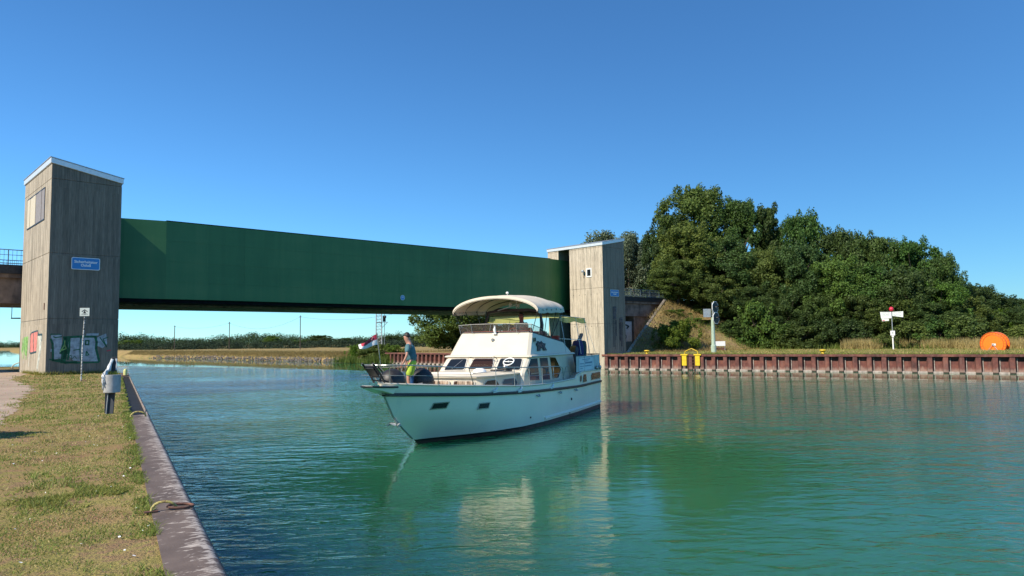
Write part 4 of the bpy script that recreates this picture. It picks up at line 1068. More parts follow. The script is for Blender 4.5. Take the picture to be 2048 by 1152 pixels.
for name, key, px, o, yt, wp, label in (
    ('oak_tree', 'oak_b', 1395, 36, 376, 150, 'tallest dark oak, the peak of the wood above the signal mast'),
    ('oak_tree', 'oak_c', 1342, 34, 428, 90, 'slim dark tree at the left shoulder of the wood beside the bridge railing'),
    ('oak_tree', 'oak_a', 1478, 37, 401, 120, 'dark round oak just right of the highest tree of the wood'),
    ('oak_tree', 'oak_c', 1540, 38, 414, 100, 'dark pointed tree top left of the dip in the wood skyline'),
    ('oak_tree', 'oak_a', 1608, 37, 430, 110, 'dark tree with spiky twigs right of the dip in the wood skyline'),
    ('oak_tree', 'oak_b', 1680, 37, 462, 120, 'dark flat-topped tree in the middle of the sloping skyline'),
    ('oak_tree', 'oak_a', 1752, 36, 474, 120, 'dark round tree high above the direction signpost, left side'),
    ('oak_tree', 'oak_b', 1826, 36, 484, 125, 'wide grey-green tree top above the direction signpost'),
    ('oak_tree', 'oak_a', 1885, 34, 514, 90, 'dark round tree where the skyline drops steeply'),
    ('oak_tree', 'oak_b', 1950, 38, 572, 110, 'low dark tree behind and left of the orange cable reel'),
    ('oak_tree', 'oak_a', 2015, 40, 596, 110, 'low dark tree right above the orange cable reel'),
    ('oak_tree', 'oak_b', 2075, 40, 604, 110, 'dark tree cut off by the right edge of the picture'),
    ('leafy_tree', 'olive_a', 1378, 29, 452, 140, 'broad olive-green tree below the tallest oak at the left end of the wood'),
    ('leafy_tree', 'oak_a', 1462, 30, 480, 120, 'dense dark tree behind the signal mast, right of the broad olive tree'),
    ('leafy_tree', 'olive_b', 1530, 31, 500, 110, 'mid-height olive tree in the left half of the wood'),
    ('leafy_tree', 'oak_b', 1600, 30, 492, 130, 'mid-height dark tree below the spiky tree top'),
    ('leafy_tree', 'olive_a', 1672, 29, 520, 130, 'mid-height olive tree in the centre of the wood above the second bollard'),
    ('leafy_tree', 'oak_a', 1742, 30, 534, 120, 'mid-height dark tree left of the direction signpost'),
    ('leafy_tree', 'oak_b', 1812, 29, 540, 125, 'mid-height dark tree right behind the direction signpost'),
    ('leafy_tree', 'olive_b', 1876, 30, 566, 110, 'mid-height olive tree between the direction signpost and the cable reel'),
    ('leafy_tree', 'olive_a', 1932, 31, 600, 110, 'lowest olive tree left of the orange cable reel'),
    ('leafy_tree', 'oak_a', 1355, 25, 520, 100, 'dark overhanging tree at the left foot of the wood above the dry slope'),
    ('leafy_tree', 'olive_b', 1432, 26, 556, 100, 'olive tree directly behind the signal boards of the mast'),
    ('leafy_tree', 'oak_b', 1508, 27, 574, 100, 'dark lower tree right of the signal mast'),
    ('leafy_tree', 'olive_a', 1716, 27, 590, 110, 'olive lower tree above the grey board sign'),
    ('leafy_tree', 'oak_a', 1578, 27, 580, 110, 'dark lower tree between signal mast and second bollard'),
    ('leafy_tree', 'oak_b', 1645, 27, 590, 100, 'dark lower tree right above the second yellow bollard'),
    ('leafy_tree', 'oak_a', 1786, 27, 600, 110, 'dark lower tree touching the white direction boards'),
    ('leafy_tree', 'oak_b', 1856, 27, 606, 110, 'dark lower tree in the shade right of the direction boards'),
    ('leafy_tree', 'oak_a', 2040, 34, 622, 110, 'dark tree behind the grass right of the cable reel'),
):
    P = wood_at(px, o); z = EYE + (hor(px) - yt) / F_PX * P.y * 1.0
    plant(name, key, P, z, wp / F_PX * P.y * 1.12, label, 'tree', WOOD)
for key, px, o, yt, wp, label in (
    ('shrub_c', 1332, 10, 650, 52, 'bright yellow-green bush furthest left on the dry slope beside the bridge'),
    ('shrub_c', 1360, 11.5, 640, 66, 'large bright green bush in the middle of the dry slope left of the wood'),
    ('shrub_c', 1345, 21, 640, 62, 'bright yellow-green bush on the dry slope left of the wood'),
    ('shrub_c', 1382, 21.5, 652, 50, 'small bright bush low on the slope beside the signal mast'),
    ('shrub_b', 1405, 23, 640, 70, 'dark bush directly left of the signal mast'),
    ('shrub_b', 1462, 23, 642, 70, 'dark bush behind the low white board'),
    ('shrub_a', 1512, 23.5, 606, 80, 'rounded olive bush reaching up between the dark lower trees'),
    ('shrub_b', 1560, 23.5, 648, 70, 'dark bush left of the bright low bush at the grass edge'),
    ('shrub_a', 1600, 23, 654, 80, 'low bright-edged bush above the left of the second bollard'),
    ('shrub_b', 1650, 24, 640, 70, 'dark bush straight behind the second yellow bollard'),
    ('shrub_b', 1700, 24.5, 640, 70, 'dark bush left of the grey board sign'),
    ('shrub_a', 1762, 21.5, 668, 44, 'small olive bush between grey board sign and direction signpost'),
    ('shrub_b', 1815, 23.5, 644, 80, 'dark bush at the right foot of the direction signpost'),
    ('shrub_b', 1872, 23.5, 640, 80, 'dark bush behind the tall dry grass'),
    ('shrub_b', 1925, 24, 632, 80, 'dark bush left beside the orange cable reel'),
    ('shrub_c', 1990, 34, 622, 80, 'yellow-green bush behind and above the cable reel'),
    ('shrub_a', 2040, 26, 650, 80, 'olive bush at the right edge beside the cable reel'),
):
    P = wood_at(px, o); z = EYE + (hor(px) - yt) / F_PX * P.y
    plant('bush', key, P, z, wp / F_PX * P.y * 1.15, label, 'bush', 'bushes along the foot of the wood')
for key, px, Y, yt, wp, label in (
    ('grey_a', 1212, 118, 460, 130, 'light grey-green tree showing above the roof of the right tower'),
    ('grey_a', 1262, 112, 462, 110, 'drooping grey-green tree rising right behind the right tower'),
    ('grey_a', 1308, 116, 466, 130, 'silvery weeping tree between the right tower and the dark wood'),
    ('olive_b', 1300, 122, 545, 130, 'dark low tree behind the bridge railing at the right'),
):
    P = Vector(((px - 1024) / F_PX * Y, Y, 0)); plant('birch_tree' if key == 'grey_a' else 'leafy_tree', key, P, EYE + (hor(px) - yt) / F_PX * Y, wp / F_PX * Y * 1.15, label, 'tree', base=GZ)
P = Vector(((905 - 1024) / F_PX * 112, 112, 0)); plant('round_tree', 'olive_b', P, 11.6, 13.5, 'large round tree standing alone behind the boat canopy beyond the gate', 'tree', base=GZ - .5)
P = Vector(((985 - 1024) / F_PX * 150, 150, 0)); plant('round_tree', 'oak_b', P, 9.5, 13, 'dark tree behind the boat seen between canopy and flybridge', 'tree', base=GZ - .5)
for key, px, Y, yt, wp, label in (
    ('shrub_c', 266, 330, 681, 56, 'bright yellow-green bush on the far bank just right of the graffiti tower'),
    ('oak_b', 640, 395, 671, 44, 'round dark tree standing out of the far wood'),
    ('olive_a', 545, 420, 673, 36, 'small olive tree before the far wood left of the tallest pole'),
    ('olive_b', 600, 430, 680, 30, 'low olive tree at the foot of the tallest utility pole'),
    ('oak_a', 690, 420, 676, 30, 'dark small tree before the far wood left of the flag'),
    ('shrub_c', 725, 140, 688, 60, 'bright low bush on the far bank left of the lattice mast'),
    ('shrub_c', 708, 106, 692, 34, 'green reedy bush at the water left of the flag'),
    ('shrub_a', 752, 103.5, 688, 66, 'green bush at the water behind the flag'),
    ('shrub_c', 785, 101, 690, 46, 'green bush at the left end of the sheet pile wall beyond the gate'),
    ('oak_a', 780, 300, 672, 40, 'dark tree before the far wood behind the standing man'),
    ('oak_b', 830, 310, 672, 40, 'dark tree before the far wood right of the standing man'),
):
    P = Vector(((px - 1024) / F_PX * Y, Y, 0)); plant('bush' if 'shrub' in key else 'leafy_tree', key, P, EYE + (hor(px) - yt) / F_PX * Y, wp / F_PX * Y * 1.15, label, 'bush' if 'shrub' in key else 'tree', base=.25 if Y < 110 else 1.3)

plant('bush', 'shrub_a', Vector((-10.35, 11.95, 0)), GZ + 1.6, 1.7, 'bush just outside the left edge whose shadow falls on the meadow', 'bush', base=GZ)
# the far wood, one mass
r = random.Random(8); bl = []
px = -260
while px < 1180:
    left = px < 236
    Y = r.uniform(820, 960) if left else r.uniform(480, 640)
    top_ = r.uniform(5.5, 9) if left else r.uniform(2.2, 4.6) + (6 if 560 > px > 240 else 5.2)
    if not left: top_ = EYE + (hor(px) - (674 + 6 * math.sin(px * .021) + r.uniform(-3, 6))) / F_PX * Y
    X = (px - 1024) / F_PX * Y
    for k in range(3):
        rr_b = r.uniform(3, 6.5); bl.append((X + r.uniform(-4, 4), Y + r.uniform(-12, 12), 1 + (top_ - rr_b * .6) * (k + .4) / 2.6, rr_b, rr_b, rr_b * r.uniform(.55, .8)))
    px += r.uniform(2.2, 6)
nwood = len(bl); px = 236
while px < 1130:
    Y = r.uniform(205, 245); X = (px - 1024) / F_PX * Y; tp = 2.7 + 1.0 * r.random() ** 2
    for k in range(2): rb_ = r.uniform(.8, 1.7); bl.append((X, Y + r.uniform(-6, 6), 1.1 + (tp - 1.2 - rb_ * .4) * k, rb_ * 1.4, rb_, rb_ * .8))
    px += r.uniform(2, 6)
me_ = leaf_cloud('far_scrub', bl[nwood:], 60000, .38, MAT['leaf_far'], 6); o = bpy.data.objects.new('far_scrub', me_); COL.objects.link(o)
tag(o, 'low dark scrub along the top of the far bank below the wood', 'scrub', kind='stuff')
me_ = leaf_cloud('distant_wood', bl[:nwood], 190000, .8, MAT['leaf_far'], 5); o = bpy.data.objects.new('distant_wood', me_); COL.objects.link(o)
tag(o, 'long dark far-off wood along the horizon under the gate', 'wood', kind='stuff')

# grass
def vn(x, y, s, sd=0):
    """cheap smooth 2-D noise 0..1"""
    x = x * s + sd * 17.3; y = y * s - sd * 9.1
    return .5 + .25 * (np.sin(x * 1.7 + 1.3 * np.sin(y * 1.1 + sd)) + np.sin(y * 1.9 + 1.7 * np.sin(x * .9 - sd))) * .9
def blades(name, P, h, wd, mat, label, seed=3, lean=.5):
    n = len(P); r = np.random.default_rng(seed); h = np.broadcast_to(h, n) * r.uniform(.45, 1.3, n); wd = np.broadcast_to(wd, n)
    a = r.uniform(0, 2 * PI, n); sx = np.stack([np.cos(a), np.sin(a), np.zeros(n)], 1) * wd[:, None] / 2
    l_ = r.normal(size=(n, 2)) * (h * lean)[:, None]
    tip = P + np.stack([l_[:, 0], l_[:, 1], h], 1)
    V = np.stack([P - sx, P + sx, tip], 1).reshape(-1, 3)
    me = bpy.data.meshes.new(name); me.vertices.add(3 * n); me.vertices.foreach_set('co', V.astype('f').ravel())
    me.loops.add(3 * n); me.loops.foreach_set('vertex_index', np.arange(3 * n, dtype='i')); me.polygons.add(n); me.polygons.foreach_set('loop_start', np.arange(0, 3 * n, 3, dtype='i'))
    me.update(calc_edges=True); me.materials.append(mat); o_ = bpy.data.objects.new(name, me); COL.objects.link(o_)
    return tag(o_, label, 'grass', kind='stuff')
r = np.random.default_rng(31)
N = 330000
d = 1.8 * (46 / 1.8) ** r.random(N); o_ = .34 - r.random(N) * (1.0 + d * .42)
t_ = d; X = QD.x * t_ + QN.x * o_; Y = QD.y * t_ + QN.y * o_
keep = (X > -.78 * Y - .6)
rel = np.stack([X - P1.x, Y - P1.y], 1); uu = rel @ np.array([GU.x, GU.y]); vv = rel @ np.array([GV.x, GV.y])
keep &= ~((vv > -.02) & (uu > -.05) & (uu < TW))
pb = np.interp(t_, [p[0] for p in prof_path], [p[1] for p in prof_path]) if False else np.interp(t_, [6, 9, 12, 14.6, 18, 21, 24, 28, 31, 33.5, 36, 38.5, 41, 50], [-3.0, -2.55, -2.2, -1.9, -2.0, -2.15, -2.3, -2.5, -2.55, -2.7, -3.3, -3.6, -4.2, -5])
edge_ = o_ - pb + (vn(X, Y, 2.3, 4) - .5) * .7
keep &= (edge_ > 0) | (t_ < 7.5) | (r.random(N) < .025)
m1 = .30 * vn(X, Y, .45, 1) + .28 * vn(X, Y, 1.7, 2) + .24 * vn(X, Y, 4.7, 3) + .18 * vn(X, Y, 11, 5)
bare = vn(X, Y, 1.1, 6) * .4 + vn(X, Y, 3.3, 7) * .35 + vn(X, Y, 8, 8) * .25
keep &= (r.random(N) > np.clip((bare - np.where(t_ < 11, .415, .47)) * 5.5, .12, .96))
X, Y, m1, t_, edge_ = X[keep], Y[keep], m1[keep], t_[keep], edge_[keep]
pr_g = np.clip((m1 - .40) * 3.0 + .12, .06, .85) * np.where(t_ < 9, .72, 1)
g = r.random(len(X)) < pr_g
tuft = np.clip((vn(X, Y, 1.3, 9) - .62) * 5, 0, 1)
Pz = np.full(len(X), GZ - .004); P3 = np.stack([X, Y, Pz], 1)
wd = .0045 + .0011 * t_; hh = .015 + .024 * tuft + .0009 * t_
blades('grass', P3[g], hh[g] * 1.05, wd[g], MAT['blade_green'], 'short green grass on the near quay meadow', 4)
blades('dry_grass', P3[~g], hh[~g] * .85, wd[~g], MAT['blade_dry'], 'short dry straw-coloured grass on the near quay meadow', 5, .9)
# leafy weeds and edge tufts
N = 9000; t_ = 2.2 * (40 / 2.2) ** r.random(N); oo = .345 - np.abs(r.normal(size=N)) * .10 + .03; X = QD.x * t_ + QN.x * oo; Y = QD.y * t_ + QN.y * oo
k_ = vn(X, Y, 2.2, 5) > .38
blades('edge_grass', np.stack([X, Y, np.full(N, GZ)], 1)[k_], .042, (.006 + .001 * t_)[k_], MAT['blade_green'], 'longer grass creeping over the edge of the near coping', 6, .8)
N = 2600; cx_, cy_ = Q(8.9, -.25).x, Q(8.9, -.25).y
X = cx_ - .12 + np.clip(r.normal(size=N) * .36, -.8, .42); Y = cy_ + r.normal(size=N) * .30; k_ = vn(X, Y, 4, 2) > .42; X = X[k_]; Y = Y[k_]; N = len(X)
blades('weed_patch', np.stack([X, Y, np.full(N, GZ)], 1), .045, .016, MAT['blade_bank'], 'patch of fresh green weeds in the meadow beside the coping', 7, 1.0)
# small daisies and pale chips strewn in the turf
N = 260; t_ = 3 * (20 / 3) ** r.random(N); oo = .3 - r.random(N) * (1 + t_ * .3); X = QD.x * t_ + QN.x * oo; Y = QD.y * t_ + QN.y * oo
b_ = MB(); rd = random.Random(12)
for x, y in zip(X, Y):
    q = rd.uniform(.006, .016); a = rd.uniform(0, 3); b_.add([(x + q * math.cos(a + k * PI / 2), y + q * .7 * math.sin(a + k * PI / 2), GZ + .018 + rd.uniform(-.004, .012)) for k in range(4)], [(0, 1, 2, 3)])
tag(b_.build('small_flowers', MAT['white'], clean=False), 'tiny white flowers and chips strewn through the near turf', 'flowers', kind='stuff')
# tall weeds round the tower foot
pts_ = []
for (a, b_), n_ in (((T(0, 0), T(TW, 0)), 900), ((T(0, 0), T(0, 5)), 250)):
    f = r.random(n_)[:, None]; q = np.array(a)[None] * (1 - f) + np.array(b_)[None] * f; q[:, :2] -= np.abs(r.normal(size=(n_, 2))) * .10; q[:, 2] = GZ; pts_.append(q)
blades('foot_weeds', np.concatenate(pts_), .22, .035, MAT['blade_green'], 'weeds growing along the foot of the graffiti tower', 8, .4)
# right bank
def rq(s, o): return np.stack([R1.x - RD.x * s + RN.x * o, R1.y - RD.y * s + RN.y * o], 1)
def onz(xy, z=GZ): return np.concatenate([xy, np.full((len(xy), 1), z)], 1)
def hz(xy):
    z = np.array([hgt(Vector((x, y, 0))) for x, y in xy]); return np.concatenate([xy, z[:, None]], 1)
N = 60000; s = r.uniform(1, 62, N); o_ = .5 + 24 * r.random(N) ** 1.3
k_ = ~((s < 16) & (o_ < 2.6 - .12 * s))
xy = rq(s, o_)[k_]; g = r.random(len(xy)) < .42 + .5 * (vn(xy[:, 0], xy[:, 1], .4, 2) - .5)
P3 = hz(xy); blades('bank_grass', P3[g], .17, .05, MAT['blade_bank'], 'mown green grass on top of the right quay', 9); blades('bank_dry_grass', P3[~g], .14, .05, MAT['blade_dry'], 'dry mown grass on top of the right quay', 10)
N = 9000; s = r.uniform(0, 60, N); P3 = onz(rq(s, .28 + .3 * r.random(N)), GZ - .02)
blades('cap_grass', P3, .12, .05, MAT['blade_bank'], 'grass hanging over the capping beam of the right quay wall', 11, .9)
N = 15000; s = 44 - 26 * r.random(N) ** .9; o_ = 19.5 + 4 * r.random(N); xy = rq(s, o_); k_ = vn(xy[:, 0], xy[:, 1], .5, 3) > .40
blades('tall_dry_grass', onz(xy[k_]), 1.05, .07, MAT['blade_dry'], 'tall dry grass in front of the wood left of the cable reel', 12, .25)
N = 5000; s = r.uniform(2, 50, N); xy = rq(s, 20 + 3.5 * r.random(N)); k_ = vn(xy[:, 0], xy[:, 1], .7, 5) > .45
blades('tall_green_weeds', hz(xy[k_]), .7, .07, MAT['reed'], 'tall green weeds at the foot of the bushes', 13, .3)
N = 16000; f = r.random(N); u_ = 53 + 32 * r.random(N); v_ = -4 + 12 * r.random(N); xy = np.stack([P1.x + GU.x * u_ + GV.x * v_, P1.y + GU.y * u_ + GV.y * v_], 1); k_ = (u_ > 53.4 + 16.6 * np.clip((v_ - 1.5) / 6.5, 0, 1)) 
P3 = hz(xy[k_]); blades('slope_grass', P3, .30, .07, MAT['blade_slope'], 'brown dry grass on the slope beside the bridge', 14, .5)
# far bank: dry crest grass, stones at the water, reeds
tb = np.array([tuple(p) for p in top]); bb = np.array([tuple(p) for p in edge])
N = 60000; i = np.minimum((len(tb) - 4) * r.random(N) ** 1.1, len(tb) - 4.001); k0 = i.astype(int); f = (i - k0)[:, None]; g_ = r.random(N)[:, None] ** .6
A = tb[k0] * (1 - f) + tb[k0 + 1] * f; B = bb[k0] * (1 - f) + bb[k0 + 1] * f; P3 = B + (A - B) * (.35 + .65 * g_); P3[:, :2] += (A - B)[:, :2] * (r.random(N)[:, None] > .5) * r.random(N)[:, None] * 2.5
P3[:, 2] = np.minimum(P3[:, 2], 1.38)
blades('bank_straw', P3, .24, .10, MAT['blade_slope2'], 'straw-coloured grass on the far canal bank', 15, .5)
b_ = bmesh.new(); rs2 = random.Random(6)
for k in range(1500):
    q = rs2.random() ** 1.1 * (len(edge) - 5); k0 = int(q); f = q - k0; e_ = edge[k0].lerp(edge[k0 + 1], f); t2 = top[k0].lerp(top[k0 + 1], f)
    c = e_.lerp(t2, rs2.uniform(-.05, .42)); s_ = rs2.uniform(.07, .17)
    mt4 = Matrix.Translation(Vector((c.x, c.y, max(c.z, .0) + .02))) @ Euler((rs2.random() * 3, rs2.random() * 3, rs2.random() * 3)).to_matrix().to_4x4() @ Matrix.Diagonal((s_ * rs2.uniform(.7, 1.5), s_, s_ * .7, 1))
    bmesh.ops.create_icosphere(b_, subdivisions=1, radius=1, matrix=mt4)
me_ = bpy.data.meshes.new('bank_stones'); b_.to_mesh(me_); b_.free(); me_.materials.append(MAT['gravelstone']); o = bpy.data.objects.new('bank_stones', me_); COL.objects.link(o); tag(o, 'grey riprap stones along the waterline of the far bank', 'stones', kind='stuff')
pp = []
for px, Y, wd_, n_ in ((688, 103, 1.6, 350), (705, 101.5, 1.1, 300), (752, 99.5, 2.2, 450), (780, 98.5, 1.2, 350)):
    X0 = (px - 1024) / F_PX * Y; q = np.stack([X0 + r.normal(size=n_) * wd_ * .5, Y + r.normal(size=n_) * .6, np.full(n_, .05)], 1); pp.append(q)
blades('reeds', np.concatenate(pp), .95, .09, MAT['reed'], 'green reeds at the water edge beyond the gate', 16, .18)

#==BOAT==
# ------------------------------------------------------------------ motor yacht (local x forward, y to port, z up, water at z = 0)
TH = R(23.5)
HD = Vector((-math.sin(TH), -math.cos(TH), 0))
B0 = Vector((-2.86, 21.4, 0))
BRZ = math.atan2(HD.y, HD.x)
yt = empty('motor_yacht', B0, BRZ, 'cream and white two-deck motor yacht with a large canopy crossing the canal', 'motor yacht')
BM = Matrix.Translation(B0) @ Matrix.Rotation(BRZ, 4, 'Z')
def BW(x, y, z): return BM @ Vector((x, y, z))
ip = lambda x, xs, ys: float(np.interp(x, xs, ys))
def stem(z): return ip(z, [-.6, -.2, 0, .12, .46, .91, 1.61, 1.9], [-.9, -.3, 0, .16, .68, 1.28, 1.78, 1.98])
def deck_z(x): return ip(x, [-12.6, -8.76, -8.56, -6, -4, -2.6, 0, 1.8, 2.0], [1.66, 1.70, 1.47, 1.44, 1.47, 1.55, 1.72, 1.87, 1.9])
def strk_z(x): return ip(x, [-12.5, -9, -6, -4, -1.2, .5, 1.78], [1.15, 1.14, 1.22, 1.27, 1.39, 1.50, 1.58])
Dd = ([0, .2, .45, .95, 1.95, 2.95, 3.95, 4.95, 6, 8, 11, 14.6], [0, .17, .35, .64, 1.10, 1.46, 1.73, 1.9, 2.0, 2.08, 2.08, 1.97])
Dw = ([0, .5, 1, 1.7, 2.5, 4, 5.6, 9, 12.5], [0, .27, .58, .98, 1.42, 1.84, 2.0, 2.04, 1.93])
def halfb(x, z):
    d_ = max(0, stem(z) - x)
    dk = ip(d_, *Dd); wl = ip(d_, *Dw) if z >= 0 else ip(d_, *Dw) * (1 + z * .9)
    t = max(0, min(1, z / 1.75)); t = t * t * (3 - 2 * t) * .5 + t * .5
    return wl * (1 - t) + dk * t
XT = -12.4
S_ = [0, .006, .014, .026, .042, .062, .09, .125, .165, .21, .26, .32, .39, .46, .54, .62, .695, .712, .728, .74, .80, .86, .93, 1]
def hull_curve(zf, ext=0.0):
    pts = []
    for s in S_:
        x = stem(zf(0)) + 0
        for _ in range(4): xs = stem(zf(x)) if s == 0 else None; x = xs if s == 0 else x
        x0 = stem(zf(2.0)); x = x0 + (XT - x0) * s; z = zf(x)
        pts.append((x, halfb(x, z) + ext if s > 0 else 0.0 + (ext if ext else 0), z))
    return pts
def shell(levels, name, mat, ext=0, smooth=True, close=True):
    b_ = MB()
    for sgn in (1, -1):
        rows = [[(x, y * sgn, z) for x, y, z in hull_curve(f, ext)] for f in levels]
        b_.loft(rows, closed=False)
    if close:   # transom
        for f, g_ in zip(levels[:-1], levels[1:]):
            a = hull_curve(f, ext)[-1]; c = hull_curve(g_, ext)[-1]
            b_.add([(a[0], a[1], a[2]), (a[0], -a[1], a[2]), (c[0], -c[1], c[2]), (c[0], c[1], c[2])], [(0, 1, 2, 3)])
    return b_.build(name, mat, yt, smooth=smooth)
lv = [lambda x, k=k: .15 + (strk_z(x) - .15) * k for k in (0, .06, .15, .27, .4, .55, .7, .85, 1)] + [lambda x, k=k: strk_z(x) + (deck_z(x) - strk_z(x)) * k for k in (.3, .65, 1)]
shell(lv, 'hull', MAT['gelcoat'])
shell([lambda x: -.55, lambda x: -.25, lambda x: 0, lambda x: .10], 'hull_bottom', MAT['brownbottom'])
shell([lambda x: .098, lambda x: .152], 'boot_stripe', MAT['black'])
# rubbing strake with thickness
b_ = MB()
for sgn in (1, -1):
    secs = []
    for (x, y, z) in hull_curve(strk_z):
        y = max(y, .01); secs.append([(x, (y - .02) * sgn, z - .05), (x, (y + .045) * sgn, z - .045), (x, (y + .055) * sgn, z), (x, (y + .045) * sgn, z + .045), (x, (y - .02) * sgn, z + .05)])
    b_.loft(secs)
b_.build('rubbing_strake', MAT['black'], yt, smooth=True)
b_ = MB()
for sgn in (1, -1):
    b_.tube([(x, max(y, .0) * sgn, z + .012) for (x, y, z) in hull_curve(deck_z)], .032, 6)
b_.build('cap_rail', MAT['cream'], yt, smooth=True)
b_ = MB(); rows = []
for x, y, z in hull_curve(deck_z):
    if x < -8.7: zz = z - .02
    else: zz = z - (.30 if x > -3 else .22)
    rows.append([(x, -max(0, y - .03), zz), (x, 0, zz + .03), (x, max(0, y - .03), zz)])
b_.loft(rows, closed=False); b_.build('deck', MAT['cream'], yt, smooth=True)
# low spray ledge aft
b_ = MB()
for sgn in (1, -1):
    secs = []
    for x in np.linspace(-5.3, -12.35, 15):
        y = halfb(x, .25); secs.append([(x, (y - .02) * sgn, .20), (x, (y + .06) * sgn, .23), (x, (y + .06) * sgn, .27), (x, (y - .02) * sgn, .33)])
    b_.loft(secs)
b_.build('spray_ledge', MAT['gelcoat'], yt, smooth=True)

def on_hull(x, z, off=.012, sgn=1):
    return Vector((x, (halfb(x, z) + off) * sgn, z))
def hull_patch(name, pts, mat, off=.012, t=.01, parent=None):
    b_ = MB(); b_.loft([[on_hull(x, z, off) for x, z in pts], [on_hull(x, z, off + t) for x, z in pts]]); return b_.build(name, mat, parent or yt)
# forward portholes
for xa, xb, za, zb in ((.34, -.14, 1.08, 1.22), (-1.28, -1.72, .95, 1.09)):
    fr = hull_patch('porthole', [(xa + .04, za - .03), (xb - .0, za - .03), (xb - .05, zb + .03), (xa - .01, zb + .03)], MAT['chrome'], .004, .012)
    hull_patch('pane', [(xa, za), (xb + .03, za), (xb, zb), (xa - .03, zb)], MAT['glass'], .018, .004, fr)
# aft cabin windows in the topsides
for pts in ([(-9.3, 1.30), (-9.17, 1.34), (-9.17, 1.52), (-9.3, 1.56), (-9.36, 1.5), (-9.36, 1.36)],
            [(-9.55, 1.28), (-10.1, 1.28), (-10.02, 1.56), (-9.7, 1.57), (-9.58, 1.50)],
            [(-10.85, 1.30), (-12.2, 1.30), (-12.28, 1.38), (-12.2, 1.56), (-10.95, 1.56), (-10.8, 1.48)]):
    cx_ = sum(p[0] for p in pts) / len(pts); cz_ = sum(p[1] for p in pts) / len(pts)
    fr = hull_patch('window', [(cx_ + (x - cx_) * 1.06, cz_ + (z - cz_) * 1.16) for x, z in pts], MAT['chrome'], .002, .012)
    hull_patch('pane', pts, MAT['glass_warm'] if len(pts) == 6 and pts[0][0] < -10 else MAT['glass'], .016, .004, fr)
# bulwark fairleads, cleats, vents
for x, z in ((-1.92, 1.50), (-3.30, 1.42), (-5.9, 1.34)):
    p = on_hull(x, z - .03); b_ = MB(); b_.tube([p + Vector((.16, .0, -.02)), p + Vector((.02, .03, .0)), p + Vector((-.10, .03, .06)), p + Vector((-.13, .01, .13))], [.012, .03, .03, .015], 8)
    b_.box(p + Vector((-.03, .015, -.055)), (.34, .03, .035)); b_.build('fairlead', MAT['white'], yt, smooth=True)
for x, z in ((-4.66, 1.10), (-6.73, 1.06), (-8.59, 1.03)):
    p = on_hull(x, z); b_ = MB(); b_.tube([p + Vector((.1, 0, .03)), p + Vector((.06, .06, -.02)), p + Vector((-.06, .06, -.02)), p + Vector((-.1, 0, .03))], .022, 8); b_.build('side_cleat', MAT['galv'], yt, smooth=True)
for x, z, r_ in ((-8.09, .71, .05), (-4.2, .40, .03), (-7.9, .2, .03)):
    p = on_hull(x, z); b_ = MB(); b_.tube([p - Vector((0, .01, 0)), p + Vector((0, .015, 0))], r_, 10); b_.build('outlet', MAT['black'], yt)
# bow platform, stem band, anchor
b_ = MB()
b_.loft([[(1.72, -.30, 1.60), (1.72, .30, 1.60), (1.62, .36, 1.80), (1.62, -.36, 1.80)], [(2.2, -.24, 1.72), (2.2, .24, 1.72), (2.2, .28, 1.84), (2.2, -.28, 1.84)], [(2.56, -.14, 1.80), (2.56, .14, 1.80), (2.58, .16, 1.88), (2.58, -.16, 1.88)]])
b_.build('bow_platform', MAT['gelcoat'], yt, bevel=.015)
b_ = MB(); b_.tube([(2.62, 0, 1.85), (2.56, .18, 1.85), (2.2, .31, 1.82), (1.7, .42, 1.79)], .025, 8); b_.tube([(2.62, 0, 1.85), (2.56, -.18, 1.85), (2.2, -.31, 1.82), (1.7, -.42, 1.79)], .025, 8); b_.build('platform_rub_rail', MAT['black'], yt, smooth=True)
b_ = MB(); b_.tube([(stem(z) + .01, 0, z) for z in np.linspace(.2, 1.55, 10)], .028, 6); b_.build('stem_band', MAT['chrome'], yt, smooth=True)
an = empty('anchor', (1.15, 0, .93)); an.parent = yt
b_ = MB(); b_.tube([(.14, 0, .18), (.05, 0, -.08), (-.1, 0, -.28)], .03, 8); b_.build('shank', MAT['galv'], an, smooth=True)
b_ = MB()
for s in (-1, 1): b_.loft([[(-.08, 0, -.2), (.0, .03 * s, -.27), (-.12, 0, -.3)], [(.02, .15 * s, -.18), (.08, .17 * s, -.2), (.0, .17 * s, -.24)], [(.20, .20 * s, -.26), (.21, .205 * s, -.265), (.2, .2 * s, -.27)]])
b_.build('fluke', MAT['galv'], an)
